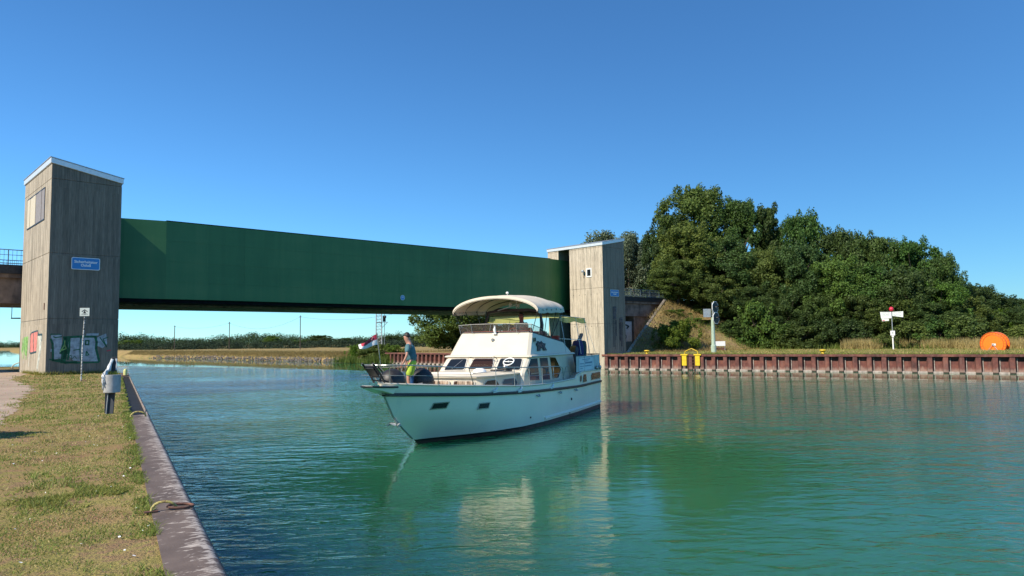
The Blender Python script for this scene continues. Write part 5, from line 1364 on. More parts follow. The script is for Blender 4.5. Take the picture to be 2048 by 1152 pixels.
# pulpit and side rails
rail = [(2.06, 0, 2.40), (2.10, .18, 2.40), (2.02, .42, 2.40), (1.6, .85, 2.38), (1.1, 1.15, 2.34), (.2, 1.45, 2.26), (-.8, 1.62, 2.22), (-1.85, 1.72, 2.19), (-2.98, 1.86, 2.14), (-3.99, 1.97, 2.10), (-5.07, 2.02, 2.07), (-6.19, 2.03, 2.04), (-6.85, 2.03, 2.02), (-7.2, 2.03, 1.95), (-7.32, 2.03, 1.5)]
mid = [(2.1, .12, 2.13), (2.0, .45, 2.12), (1.4, 1.0, 2.09), (.2, 1.45, 2.0), (-.8, 1.63, 1.95), (-1.85, 1.73, 1.92), (-2.98, 1.87, 1.86), (-3.99, 1.98, 1.81), (-5.07, 2.03, 1.78), (-6.19, 2.04, 1.77), (-7.3, 2.04, 1.76)]
for s in (1, -1):
    b_ = MB(); b_.tube([(x, y * s, z) for x, y, z in rail], .016, 8); b_.tube([(x, y * s, z) for x, y, z in mid], .007, 5)
    b_.build('hand_rail', MAT['chrome'], yt, smooth=True)
    for (xb, xt, zt) in ((1.72, 2.04, 2.40), (1.30, 1.76, 2.39), (.32, .90, 2.33), (-1.0, -.35, 2.24)):
        b_ = MB(); yb = halfb(xb, deck_z(xb)) - .02; yt2 = ip(xt, [r_[0] for r_ in rail[:12]][::-1], [r_[1] for r_ in rail[:12]][::-1])
        b_.tube([(xb, yb * s, deck_z(xb)), (xt, yt2 * s, zt)], .013, 6); b_.build('stanchion', MAT['chrome'], yt, smooth=True)
    for x, y, z in rail[7:12]:
        b_ = MB(); b_.tube([(x, (y) * s, z), (x + .01, (y + .02) * s, deck_z(x))], .013, 6); b_.revolve([(.03, 0), (.03, .02)], (x, (y + .02) * s, deck_z(x) + .01), 8); b_.build('stanchion', MAT['chrome'], yt, smooth=True)
# folded bow ladder
b_ = MB()
for y in (-.17, .17): b_.tube([(1.98, y, 1.93), (2.2, y, 2.18), (2.53, y, 2.46)], .028, 6)
for k in range(5): b_.tube([(2.03 + k * .11, -.17, 1.98 + k * .105), (2.03 + k * .11, .17, 1.98 + k * .105)], .018, 5)
b_.box((2.30, 0, 2.24), (.34, .24, .07), (0, R(-42), 0)); b_.tube([(2.1, .1, 1.95), (2.0, .12, 2.2), (2.2, .1, 2.38)], .02, 5)
b_.build('bow_ladder', MAT['darkmetal'], yt, smooth=False)
# flag staff
b_ = MB(); b_.tube([(1.82, 0, 1.8), (1.90, 0, 2.3), (2.10, 0, 3.27)], .014, 8); b_.build('flag_staff', MAT['chrome'], yt, smooth=True)
# windlass and deck box
b_ = MB(); b_.revolve([(.0, 0), (.12, 0), (.10, .1), (.15, .16), (.15, .22), (0, .24)], (1.1, .15, 1.55), 12); b_.box((1.25, 0, 1.62), (.5, .22, .16)); b_.tube([(1.3, -.1, 1.7), (1.7, 0, 1.8)], .025, 6); b_.build('windlass', MAT['chrome'], yt, smooth=True)
b_ = MB(); b_.tube([(.35, .25, 1.62), (.28, .38, 1.64)], .19, 20); b_.build('cable_drum', MAT['chrome'], yt, smooth=True)
b_ = MB(); b_.box((.1, .35, 1.62), (.3, .2, .22)); b_.build('deck_locker', MAT['white'], yt, bevel=.02)

# ---- trunk cabin (fore)
trp = lambda z, ex=0: [(-1.42 + ex - .06 * (z - 1.3), -.55), (-1.42 + ex - .06 * (z - 1.3), .55), (-1.50 + ex - .08 * (z - 1.3), 1.20 + ex * .6), (-1.66, 1.36 + ex), (-4.5, 1.47 + ex), (-4.5, -1.47 - ex), (-1.66, -1.36 - ex), (-1.50 + ex - .08 * (z - 1.3), -1.20 - ex * .6)]
b_ = MB(); b_.loft([[(x, y, 1.2) for x, y in trp(1.2)], [(x, y, 1.86) for x, y in trp(1.86)]]); b_.build('trunk_cabin', MAT['cream'], yt)
b_ = MB()
b_.loft([[(x, y, 1.865) for x, y in trp(1.86, .07)], [(x, y, 1.905) for x, y in trp(1.9, .09)], [(x, y, 1.94) for x, y in trp(1.9, .03)], [(x * .985, y * .6, 1.985) for x, y in trp(1.9, -.1)]]); b_.build('trunk_roof', MAT['cream'], yt, smooth=30)
def panel(name, pts, nrm, mat, fmat=None, t=.012, grow=.035, parent=None, rnd=.0):
    """window: chrome frame slab and a pane slightly proud; pts in a plane"""
    P_ = [Vector(p) for p in pts]; c = sum(P_, Vector()) / len(P_); n_ = Vector(nrm).normalized()
    if rnd:
        Q_ = []
        for i, p in enumerate(P_):
            a, b2_ = P_[i - 1], P_[(i + 1) % len(P_)]
            da = (a - p).normalized() * rnd; db = (b2_ - p).normalized() * rnd
            for k in range(4):
                f = k / 3; Q_.append(p + da * (1 - f) ** 2 + db * f ** 2)
        P_ = Q_
    G_ = [p + (p - c).normalized() * grow for p in P_]
    b1 = MB(); b1.loft([[p - n_ * .01 for p in G_], [p + n_ * t for p in G_]]); fr_ = b1.build(name, fmat or MAT['rubberframe'], parent or yt)
    b1 = MB(); b1.loft([[p for p in P_], [p + n_ * (t + .005) for p in P_]]); b1.build('pane', mat, fr_)
    return fr_
MAT['rubberframe'] = simple('window_surround', (.55, .52, .46), .4)
for ya, yb, mt_ in ((-1.12, -.48, 'curtain2'), (-.34, .30, 'curtain2'), (.48, 1.14, 'curtain2')):
    xx = -1.395 if abs(ya + yb) < .9 and ya < 0 else -1.44
    tilt = 0 if xx > -1.42 else .09
    xa, xb = (xx, xx) if tilt == 0 else ((-1.50, -1.415) if ya < 0 else (-1.415, -1.50))
    panel('window', [(xa, ya, 1.52), (xb, yb, 1.52), (xb - .012, yb, 1.77), (xa - .012, ya, 1.77)], (1, 0 if tilt == 0 else (.12 if ya > 0 else -.12), .02), MAT[mt_], rnd=.05, t=.02)
for s in (1, -1):
    yy = lambda x: s * (1.365 + (x + 1.66) / (-2.84) * .108)
    for pts, mt_ in (([(-1.75, 1.50), (-2.86, 1.50), (-2.55, 1.76), (-1.95, 1.76), (-1.75, 1.66)], 'curtain'), ([(-3.08, 1.47), (-4.25, 1.47), (-3.95, 1.74), (-3.15, 1.74), (-3.02, 1.64)], 'glass_grey')):
        panel('window', [(x, yy(x), z) for x, z in pts], (0, s, 0), MAT[mt_])
    panel('window', [(-4.38 + .06 * math.cos(a), yy(-4.38), 1.62 + .10 * math.sin(a)) for a in np.linspace(0, 2 * PI, 13)[:-1]], (0, s, 0), MAT['glass'])
# ---- pilothouse
def ring(pts, z): return [(x, y, z) for x, y in pts]
def hous(xf, w, xa, rad=.08): return [(xf, -w + rad), (xf, w - rad), (xf - rad, w), (xa + rad, w), (xa, w - rad), (xa, -w + rad), (xa + rad, -w), (xf - rad, -w)]
b_ = MB(); b_.loft([ring(hous(-3.98, 1.70, -9.80), 1.25), ring(hous(-4.20, 1.69, -9.80), 1.88), ring(hous(-4.83, 1.64, -9.66), 2.42)]); b_.build('pilothouse', MAT['cream'], yt, smooth=25)
b_ = MB(); b_.loft([ring(hous(-4.78, 1.70, -9.62), 2.405), ring(hous(-4.74, 1.74, -9.64), 2.43), ring(hous(-4.80, 1.72, -9.64), 2.475), ring(hous(-4.92, 1.62, -9.60), 2.50)]); b_.build('eaves', MAT['cream'], yt, smooth=25)
# flybridge coaming (hollow tub with a sloping rim)
def rimz(x): return ip(x, [-9.05, -5.56], [2.89, 3.29])
out0 = hous(-4.93, 1.61, -9.56, .10); out1 = hous(-5.56, 1.45, -9.05, .10); in1 = hous(-5.64, 1.38, -8.98, .07); in0 = hous(-5.60, 1.40, -9.0, .07)
b_ = MB(); b_.loft([ring(out0, 2.495), [(x, y, rimz(x)) for x, y in out1], [(x, y, rimz(x) + .0) for x, y in in1], ring(in0, 2.53)], caps=False); b_.face(ring(in0, 2.53)); b_.build('flybridge', MAT['cream'], yt, smooth=25)
b_ = MB(); rimp = [(x, y, rimz(x) + .02) for x, y in hous(-5.58, 1.425, -9.02, .09)]; b_.tube(rimp, .028, 6, closed=True); b_.build('rim_moulding', MAT['darkmetal'], yt, smooth=True)
# front windows on the raked windscreen
nF = Vector((.49 + .0, 0, .55 + .07)).normalized()
def fpz(y, z): return (-4.30 - (z - 1.95) * 1.155 + .032, y, z)
def win_front(pts, mat): return panel('window', [fpz(y, z) for y, z in pts], nF, MAT[mat], rnd=.07, t=.015)
win_front([(-1.46, 1.965), (-.66, 1.985), (-.76, 2.355), (-1.40, 2.345)], 'glass')
win_front([(-.49, 2.00), (.42, 2.01), (.33, 2.36), (-.46, 2.36)], 'curtain')
win_front([(.60, 2.01), (1.50, 1.985), (1.42, 2.355), (.58, 2.36)], 'glass')
# opened centre frame, stays
b_ = MB(); q = [(-4.86, -.5, 2.42), (-4.86, .36, 2.42), (-4.52, .40, 2.44), (-4.52, -.54, 2.44)]
b_.tube([(-4.84, -.52, 2.40), (-4.5, -.62, 2.46), (-4.5, .42, 2.46), (-4.84, .36, 2.40)], .018, 6, closed=True); b_.tube([(-4.5, -.6, 2.45), (-4.42, -.5, 2.06)], .01, 5); b_.tube([(-4.5, .4, 2.45), (-4.40, .45, 2.10)], .012, 5); b_.build('opened_window_frame', MAT['chrome'], yt, smooth=True)
b_ = MB()
for y, z0, z1 in ((-1.15, 2.0, 2.3), (.0, 0, 0)):
    if z1: b_.tube([Vector(fpz(y, z0)) + nF * .03, Vector(fpz(y + .25, z1)) + nF * .03], .012, 5)
b_.build('wiper', MAT['chrome'], yt)
# steering-wheel ornament
b_ = MB(); cz = Vector(fpz(.97, 2.235)) + nF * .045; e1 = Vector((0, 1, 0)); e2 = nF.cross(e1)
b_.tube([cz + e1 * .19 * math.cos(a) + e2 * .19 * math.sin(a) for a in np.linspace(0, 2 * PI, 25)[:-1]], .024, 8, closed=True)
b_.tube([cz - e1 * .19, cz + e1 * .19], .016, 6); b_.sphere(cz, .035); b_.build('wheel_ornament', MAT['white'], yt, smooth=True)
# side windows and door
for s in (1, -1):
    ys = lambda z: s * (1.69 - (z - 1.88) / .54 * .05 + .003) if z > 1.88 else s * 1.694
    def sw(name, pts, mat): return panel(name, [(x, ys(z), z) for x, z in pts], (0, s, .05), MAT[mat], fmat=MAT['cream'])
    sw('window', [(-4.95, 2.36), (-5.55, 2.36), (-5.62, 1.58), (-4.72, 1.62), (-4.50, 2.0)], 'glass_grey')
    dr = sw('door', [(-5.78, 2.36), (-6.58, 2.35), (-6.72, 1.54), (-5.90, 1.57)], 'glass_grey')
    b_ = MB(); b_.box((-6.5, ys(1.9) + .03 * s, 1.9), (.03, .04, .14)); b_.build('handle', MAT['chrome'], dr)
    sw('window', [(-6.84, 2.36), (-7.44, 2.33), (-7.92, 1.86), (-7.62, 1.56), (-7.0, 1.56)], 'glass_warm')
    b_ = MB(); b_.box((-5.2, ys(1.8) + .02 * s, 1.84), (.8, .012, .03)); b_.build('window_bar', MAT['chrome'], yt)
# front name strip: pale scroll with small letters, roof dome, ropes
b_ = MB(); b_.loft([[(-4.06, y, 1.99 - .03 * abs(y + .9)), (-3.9, y, 1.975)] for y in np.linspace(-1.35, -.25, 9)], closed=False)
b_ = MB(); sc = lambda y, z, t: (-4.13 - (z - 1.8) * .05 + t, y, z)
b_.ribbon([(-1.30, 1.90), (-1.1, 1.915), (-.25, 1.94)], .02, lambda a, c, t: fpz(a, c - .02)); b_.build('name_scroll', MAT['brownmetal'], yt)
lm_ = Matrix.Translation(Vector(fpz(-.90, 1.90)) + nF * .02) @ Matrix(((0, -nF.z * 0 + 0, 0, 0), (0, 0, 0, 0), (0, 0, 0, 0), (0, 0, 0, 1))) if False else None
e_x = Vector((0, 1, 0)); e_y = nF.cross(e_x).normalized(); 
lm_ = Matrix((( *[e_x.x, e_y.x, nF.x], fpz(-.9, 1.915)[0] + nF.x * .012), (*[e_x.y, e_y.y, nF.y], -.9), (*[e_x.z, e_y.z, nF.z], 1.915 + nF.z * .012), (0, 0, 0, 1)))
if e_y.z < 0: e_y = -e_y; lm_ = Matrix(((e_x.x, e_y.x, nF.x, fpz(-.9, 1.915)[0] + nF.x * .012), (e_x.y, e_y.y, nF.y, -.9), (e_x.z, e_y.z, nF.z, 1.915 + nF.z * .012), (0, 0, 0, 1)))
lettering('name_lettering', 'LABILAR', .10, MAT['brownmetal'], yt, lm_, bold=.001)
b_ = MB(); b_.revolve([(.24, 0), (.23, .05), (.17, .12), (.08, .155), (0, .16)], (-3.1, .55, 1.955), 20); b_.build('roof_dome', MAT['white'], yt, smooth=True)
b_ = MB(); b_.box((-3.75, 1.05, 2.0), (.10, .75, .05), (0, 0, R(8))); b_.tube([(-3.7, .7, 2.0), (-3.6, 1.3, 2.06), (-3.9, 1.35, 2.02)], .03, 6); b_.build('boat_hook', MAT['darkmetal'], yt)
b_ = MB(); b_.revolve([(.04, 0), (.05, .1), (.09, .14), (.07, .2), (0, .22)], (-3.75, 1.2, 1.97), 10); b_.build('deck_light', MAT['chrome'], yt, smooth=True)
b_ = MB(); b_.tube([(-1.7, -1.0, 2.0), (-1.7, 1.0, 2.0)], .012, 6); b_.tube([(-1.7, 1.0, 2.0), (-3.9, 1.3, 2.0)], .012, 6)
for y in (-1, 0, 1): b_.tube([(-1.7, y, 1.93), (-1.7, y, 2.0)], .012, 5)
b_.build('grab_rail', MAT['chrome'], yt)
# horn light on the flybridge front, side lamp, emblem
b_ = MB(); b_.box((-5.40, .0, 3.02), (.06, .05, .1)); b_.revolve([(.0, 0), (.05, .0), (.06, .08), (.02, .1), (0, .1)], (-5.32, .0, 3.0), 12); b_.build('mast_light', MAT['galv'], yt, smooth=True)
b_ = MB(); b_.tube([(-5.50, .02, 3.28), (-5.46, .02, 3.42), (-5.48, .02, 3.58)], [.05, .055, .03], 10); b_.box((-5.47, .02, 3.27), (.1, .14, .04)); b_.build('compass_horn', MAT['white'], yt, smooth=True)
b_ = MB(); b_.box((-5.66, 1.50, 3.04), (.16, .10, .13)); b_.box((-5.66, 1.58, 2.97), (.2, .16, .02)); b_.build('side_light', MAT['greencanvas'], yt, bevel=.015)
for s in (1, -1):
    ey = lambda z: s * (1.61 - (z - 2.5) / .79 * .16 + .006)
    ef = lambda a, c, t: (a, ey(c) + s * t, c)
    b_ = MB(); op = [(-5.74, 2.87), (-5.96, 2.96), (-6.16, 2.94), (-6.34, 2.98), (-6.46, 2.90), (-6.72, 2.88), (-6.58, 2.76), (-6.72, 2.62), (-6.38, 2.63), (-6.34, 2.72), (-6.12, 2.72), (-6.06, 2.62), (-5.74, 2.62), (-5.84, 2.76)]
    b_.loft([[ef(x, z, 0) for x, z in op], [ef(x, z, .012) for x, z in op]]); em = b_.build('carved_emblem', MAT['darkmetal'], yt)
    b_ = MB()
    for p_, w_ in (([(-5.9, 2.88), (-6.1, 2.80), (-6.2, 2.86)], .05), ([(-6.1, 2.86), (-6.2, 2.76), (-6.32, 2.88), (-6.5, 2.80)], .045), ([(-5.86, 2.66), (-5.96, 2.8)], .05), ([(-6.5, 2.66), (-6.44, 2.8)], .05)): b_.ribbon(p_, w_, lambda a, c, t: ef(a, c, .014 + t))
    b_.build('emblem_paint', MAT['mahogany'], em)
# flybridge windscreen, rail, seat, console, helm
scr = [(-7.5, 1.44), (-6.3, 1.45), (-5.56, 1.42), (-5.50, .9), (-5.48, 0), (-5.50, -.9), (-5.56, -1.42), (-6.3, -1.45), (-7.5, -1.44)]
hh_ = [.05, .26, .30, .33, .34, .33, .30, .26, .05]
b_ = MB(); b_.loft([[(x, y, rimz(x) + .04) for x, y in scr], [(x + .06 * (1 if x > -6 else .4), y * 1.04, rimz(x) + h_) for (x, y), h_ in zip(scr, hh_)]], closed=False); b_.build('windscreen', MAT['screen'], yt)
b_ = MB(); b_.tube([(x + .07, y * 1.045, rimz(x) + h_) for (x, y), h_ in zip(scr, hh_)], .014, 8)
for k in (1, 2, 3, 4, 5, 6, 7):
    (x, y), h_ = scr[k], hh_[k]; b_.tube([(x + .07, y * 1.045, rimz(x) + h_), (x + .03, y * 1.0, rimz(x) - .02)], .011, 6)
b_.build('windscreen_rail', MAT['chrome'], yt, smooth=True)
b_ = MB(); b_.b2((-8.9, -1.3, 2.55), (-8.4, 1.3, 3.0)); b_.b2((-8.95, -1.32, 2.95), (-8.8, 1.32, 3.18)); b_.b2((-7.4, 1.1, 2.55), (-5.9, 1.36, 3.34)); b_.b2((-6.05, -1.36, 3.2), (-5.7, 1.3, 3.36)); b_.build('bench_seat', MAT['redseat'], yt, bevel=.03)
b_ = MB(); b_.b2((-6.1, -.2, 2.55), (-5.72, 1.0, 3.30)); b_.build('helm_console', MAT['mahogany'], yt, bevel=.03)
b_ = MB(); c = Vector((-6.22, .45, 3.28)); b_.tube([c + Vector((.06 * math.sin(a), .19 * math.cos(a), .18 * math.sin(a))) for a in np.linspace(0, 2 * PI, 21)[:-1]], .015, 6, closed=True); b_.tube([c, (-6.05, .45, 3.2)], .02, 6); b_.build('steering_wheel', MAT['mahogany'], yt, smooth=True)
b_ = MB(); b_.b2((-7.25, .2, 2.54), (-6.8, .75, 2.98)); b_.b2((-7.32, .18, 2.95), (-7.2, .78, 3.5)); b_.build('helm_seat', MAT['redseat'], yt, bevel=.03)
# dark radar arch with gear
b_ = MB(); ar = [(-6.95, -1.25, 2.7), (-7.2, -1.22, 3.6), (-7.35, -1.1, 4.12), (-7.4, -.6, 4.2), (-7.4, .6, 4.2), (-7.35, 1.1, 4.12), (-7.2, 1.22, 3.6), (-6.95, 1.25, 2.7)]
b_.loft([[Vector(p) + Vector(q) for q in ((-.09, 0, -.05), (.09, 0, -.05), (.09, 0, .05), (-.09, 0, .05))] if 1 < i < 6 else [Vector(p) + Vector(q) for q in ((-.09, -.045, 0), (.09, -.045, 0), (.09, .045, 0), (-.09, .045, 0))] for i, p in enumerate(ar)]); b_.build('radar_arch', MAT['brownmetal'], yt, bevel=.01)
b_ = MB()
b_.tube([(-7.35, .1, 4.2), (-7.35, .1, 4.62)], .02, 6); b_.tube([(-7.0, -.55, 4.18), (-7.3, .3, 4.45)], .018, 6); b_.sphere((-7.1, -.05, 4.42), .07); b_.sphere((-7.2, .25, 4.36), (.05, .05, .08)); b_.build('antenna', MAT['white'], yt, smooth=True)
b_ = MB(); b_.tube([(-7.5, -.35, 4.72), (-7.5, -.35, 4.86)], .012, 5); b_.sphere((-7.5, -.35, 4.90), (.06, .06, .05)); b_.build('anchor_light', MAT['white'], yt, smooth=True)
b_ = MB(); b_.tube([(-7.3, .95, 4.5), (-7.3, .95, 4.62)], .02, 5); b_.sphere((-7.3, .95, 4.64), (.04, .04, .05)); b_.build('gps_mushroom', MAT['white'], yt, smooth=True)
# bimini: arched cloth over bows
def bim(x, t):      # t -1..1 over the width
    f = (x + 5.5) / (-2.9); hw = 1.74 - .03 * f
    c_ = 4.67 + .13 * math.sin(min(1, f * 1.3) * PI / 2) - (.10 * max(0, f - .72) / .28)
    e_ = 4.14 + .12 * f
    a = t * PI / 2 * .93; y = hw * math.sin(a) / math.sin(PI / 2 * .93); z = e_ + (c_ - e_) * (math.cos(a) - math.cos(PI / 2 * .93)) / (1 - math.cos(PI / 2 * .93))
    return (x, y, z)
b_ = MB(); xs_ = np.linspace(-5.5, -8.4, 17); ts = np.linspace(-1, 1, 25)
sag = lambda x: -.025 * abs(math.sin((x + 5.5) / 2.9 * PI * 3))
topr = [[(lambda p: (p[0], p[1], p[2] + sag(x)))(bim(x, t)) for t in ts] for x in xs_]
rear = [[(x - .16, y * .99, z - .16) for x, y, z in topr[-1]], [(x - .18, y * .985, z - .36 * (1 if abs(t) > 2 else .9)) for (x, y, z), t in zip(topr[-1], ts)]]
front = [[(x + .03, y, z - .09) for x, y, z in topr[0]]]
rows = front + topr + [rear[0]]
b_.loft(rows, closed=False)
b_.loft([[(x - (.012 if i == 0 else 0), y * .985, z - .025) for x, y, z in r_] for i, r_ in enumerate(rows)], closed=False)
b_.build('canopy_cloth', MAT['canvas'], yt, smooth=50)
b_ = MB()
for s in (1, -1):
    for k in range(len(xs_) - 1):
        p, q = topr[k][-1 if s > 0 else 0], topr[k + 1][-1 if s > 0 else 0]
        b_.add([p, q, (q[0], q[1] + .01 * s, q[2] - .16), (p[0], p[1] + .01 * s, p[2] - .14)], [(0, 1, 2, 3)])
b_.build('canopy_valance', MAT['canvas'], yt, smooth=True)
b_ = MB()
for x in (-5.52, -6.5, -7.5, -8.38):
    b_.tube([Vector(bim(x, t)) - Vector((0, 0, .05)) for t in np.linspace(-1, 1, 17)], .016, 6)
b_.build('canopy_bow', MAT['darkmetal'], yt, smooth=True)
for s in (1, -1):
    b_ = MB(); foot_ = (-6.9, 1.42 * s, 3.12)
    for x in (-5.52, -6.5, -7.5, -8.38): b_.tube([bim(x, s), foot_ if x > -7 else (-7.6, 1.43 * s, 3.05)], .013, 6)
    b_.tube([bim(-8.38, s), (-8.9, 1.4 * s, 2.92)], .013, 6); b_.tube([bim(-5.52, s), (-5.75, 1.4 * s, 3.3)], .014, 6)
    b_.build('canopy_strut', MAT['darkmetal'], yt, smooth=True)
# aft awning, poles
b_ = MB(); rows = []
for i, x in enumerate(np.linspace(-8.3, -11.7, 12)):
    f = i / 11; rows.append([(x, y, 3.96 - .05 * math.sin(f * PI) + .05 * math.cos(y * .9) - (.20 if abs(y) > 1.5 else 0) - .03 * math.sin(9 * f) * abs(y)) for y in (-1.62, -1.56, -1.5, -1, -.5, 0, .5, 1, 1.5, 1.56, 1.62)])
b_.loft(rows, closed=False); b_.build('aft_awning', MAT['awning'], yt, smooth=True)
b_ = MB()
for s in (1, -1):
    for x, zt in ((-8.5, 3.95), (-10.4, 3.93), (-11.6, 3.9)): b_.tube([(x, 1.52 * s, zt), (x + .05, 1.75 * s, 2.4 if x < -9.6 else 2.5)], .014, 6)
    b_.tube([(-8.4, 1.52 * s, 3.97), (-11.7, 1.52 * s, 3.93)], .014, 6)
b_.build('awning_pole', MAT['chrome'], yt, smooth=True)
b_ = MB(); b_.tube([(-9.2, 1.2, 3.05), (-11.2, 1.5, 3.0)], .012, 6); b_.tube([(-11.7, 1.5, 3.9), (-11.95, 1.9, 2.4)], .006, 4); b_.build('guy_line', MAT['white'], yt)
# aft deck weather cloth and rails
yb_ = lambda x: halfb(x, 1.5) - .03
b_ = MB()
for s in (1, -1): b_.loft([[(x, yb_(x) * s, z) for x in np.linspace(-8.78, -12.3, 9)] for z in (1.70, 2.33)], closed=False); b_.loft([[(x, (yb_(x) - .02) * s, z) for x in np.linspace(-8.78, -12.3, 9)] for z in (1.70, 2.33)], closed=False)
b_.loft([[(-12.32, y, z) for y in (-1.9, 0, 1.9)] for z in (1.7, 2.28)], closed=False)
b_.build('weather_cloth', simple('grey_weather_cloth', (.50, .54, .52), .75, var=.12, scale=3, bmp=.15), yt)
b_ = MB(); fb = lambda x, z, t: (x, yb_(x) + .012 + t, z)
b_.loft([[fb(x, z, 0) for x in np.linspace(-9.15, -11.3, 6)] for z in (1.74, 2.24)], closed=False); bn_ = b_.build('banner', MAT['banner'], yt)
b_ = MB(); rk = random.Random(9)
for z, xa, xb, hgt_ in ((2.17, -9.6, -10.8, .035), (2.10, -9.9, -10.5, .03), (2.0, -9.25, -9.75, .04), (2.0, -10.0, -11.1, .07), (1.90, -9.25, -9.8, .03), (1.89, -9.95, -11.0, .04), (1.81, -9.25, -9.6, .03)):
    x = xa
    while x > xb:
        wv_ = rk.uniform(.03, .08); b_.loft([[fb(x, z, .004), fb(x - wv_, z, .004)], [fb(x, z + hgt_, .004), fb(x - wv_, z + hgt_, .004)]], closed=False); x -= wv_ + .02
b_.build('banner_lettering', MAT['bannerink'], bn_)
b_ = MB()
for s in (1, -1):
    for z in (2.36, ): b_.tube([(x, (yb_(x)) * s, z) for x in np.linspace(-8.75, -12.35, 6)], .018, 6)
    b_.tube([(-8.75, yb_(-9) * s, 1.7), (-8.75, yb_(-9) * s, 2.36)], .02, 6)
    for x in (-9.9, -11.1, -12.3): b_.tube([(x, yb_(x) * s, 1.7), (x, yb_(x) * s, 2.36)], .016, 6)
b_.tube([(-12.35, -1.88, 2.36), (-12.35, 1.88, 2.36)], .018, 6); b_.build('aft_rail', MAT['darkmetal'], yt, smooth=True)
b_ = MB(); b_.b2((-12.3, -1.85, 1.7), (-9.7, 1.85, 1.9)); b_.build('aft_cabin_roof', MAT['cream'], yt, bevel=.04)
for x in (-11.6, -12.1):
    b_ = MB(); p = Vector((x, yb_(x) + .08, 1.78)); b_.sphere(p, (.08, .07, .09)); b_.tube([p, p + Vector((0, 0, .18))], .012, 5); b_.build('rail_light', MAT['chrome'], yt, smooth=True)
b_ = MB(); b_.tube([(-8.1, 1.72, 1.5), (-8.1, 1.85, 1.95), (-8.3, 1.9, 2.0), (-8.5, 1.88, 1.5)], .014, 6); b_.tube([(-7.95, 1.75, 1.75), (-8.6, 1.9, 1.75)], .01, 5); b_.build('boarding_gate', MAT['chrome'], yt, smooth=True)

# ---- loose things on the boat: things of their own
def bthing(name, p, label, cat, rz=0, group=None):
    q = BW(*p); return empty(name, (q.x, q.y, q.z), BRZ + rz, label, cat, group)
for p, r_, lb in (((-.24, .0, 1.84), .385, 'glossy black ball fender standing on the foredeck nearer the cabin'), ((1.26, -.05, 1.90), .375, 'dull black ball fender at the bow beside the flag staff')):
    t_ = bthing('ball_fender', p, lb, 'fender', group='black ball fenders on the foredeck')
    b_ = MB(); b_.sphere((0, 0, 0), r_, 32, 20, rot=(R(70), 0, R(20))); b_.build('ball', MAT['ball'], t_, smooth=True)
    b_ = MB(); b_.tube([(0, 0, -r_ * .9), (0, 0, -r_ - .06)], .05, 8); b_.build('eye', MAT['darkmetal'], t_)
    b_ = MB(); b_.tube([(math.cos(a) * (r_ + .004), math.sin(a) * (r_ + .004), 0) for a in np.linspace(0, 2 * PI, 33)[:-1]], .006, 4, closed=True); b_.build('seam', MAT['darkmetal'], t_)
fe = bthing('bottle', (.30, .0, 1.62), 'small blue-topped bottle between the man and the black ball fender', 'bottle')
b_ = MB(); b_.revolve([(0, 0), (.05, 0), (.05, .38), (.03, .44), (0, .45)], n=12); b_.build('body', simple('blue_bottle', (.02, .07, .18), .3), fe, smooth=True)
b_ = MB(); b_.revolve([(0, 0), (.035, 0), (.035, .07), (0, .08)], (0, 0, .45), n=10); b_.build('cap', MAT['black'], fe, smooth=True)
# flag
fg = bthing('flag', (2.045, 0, 3.02), 'small red and white pennant flag with dark letters at the bow of the yacht', 'flag')
b_ = MB(); b_.mi = 0; nx, nz = 16, 8; Pg = {}
fdir = Vector((.62, -.52, 0)).normalized()
for i in range(nx + 1):
    for j in range(nz + 1):
        a = i / nx; c = j / nz
        hgt0 = .30 * (1 - .62 * a); z = .24 - .36 * a ** .9 * .85 + (c - 1) * hgt0 + .02 * math.sin(a * 7)
        lat = .05 * math.sin(a * 9 + c * 2) * a
        d_ = fdir * (a * .52) + Vector((-fdir.y, fdir.x, 0)) * lat + Vector((.05 * (c - .5) * .6, 0, 0)); Pg[i, j] = (d_.x, d_.y, z)
for i in range(nx):
    for j in range(nz):
        b_.mi = 1 if j < nz * .45 or (i > nx - 3) else 0
        b_.add([Pg[i, j], Pg[i + 1, j], Pg[i + 1, j + 1], Pg[i, j + 1]], [(0, 1, 2, 3)])
MAT['flagred'] = simple('flag_red', (.62, .05, .09), .8); MAT['flagwhite'] = simple('flag_white', (.78, .74, .72), .8)
b_.build('cloth', [MAT['flagred'], MAT['flagwhite']], fg, smooth=True, clean=False)
b_ = MB()
for i0 in (4, 6, 8, 10):
    for (di, j0, j1) in ((0, 5, 7), (1, 4, 6)):
        p, q = Vector(Pg[i0 + di, j0]), Vector(Pg[i0 + di, j1]); nn = Vector((-fdir.y, fdir.x, 0))
        if nn.y < 0: nn = -nn
        b_.tube([p + nn * .006, (p + q) / 2 + nn * .006 + fdir * .02, q + nn * .006], .010, 4)
b_.build('lettering', MAT['black'], fg)
# covered bundle on the aft deck
bu = bthing('covered_bundle', (-11.2, 1.35, 1.9), 'dark blue and green covered bundle on the aft deck of the yacht', 'bundle')
def bag(name, c, dims, mat, seed, lean=0):
    b_ = bmesh.new(); bmesh.ops.create_icosphere(b_, subdivisions=4, radius=1); rz_ = random.Random(seed); a1, a2 = rz_.uniform(3, 6), rz_.uniform(3, 6)
    for v in b_.verts:
        p = v.co; p = Vector([math.copysign(abs(q) ** .55, q) for q in p]); k = 1 + .06 * math.sin(p.x * a1 * 1.5 + p.z * 3) + .05 * math.cos(p.y * a2 * 2)
        v.co = Vector((p.x * dims[0] * k * (1 + .25 * p.z) + lean * p.z, p.y * dims[1] * k, p.z * dims[2])) + Vector(c)
    me_ = bpy.data.meshes.new(name); b_.to_mesh(me_); b_.free(); me_.materials.append(mat); me_.polygons.foreach_set('use_smooth', [True] * len(me_.polygons)); o_ = bpy.data.objects.new(name, me_); COL.objects.link(o_); o_.parent = bu; return o_
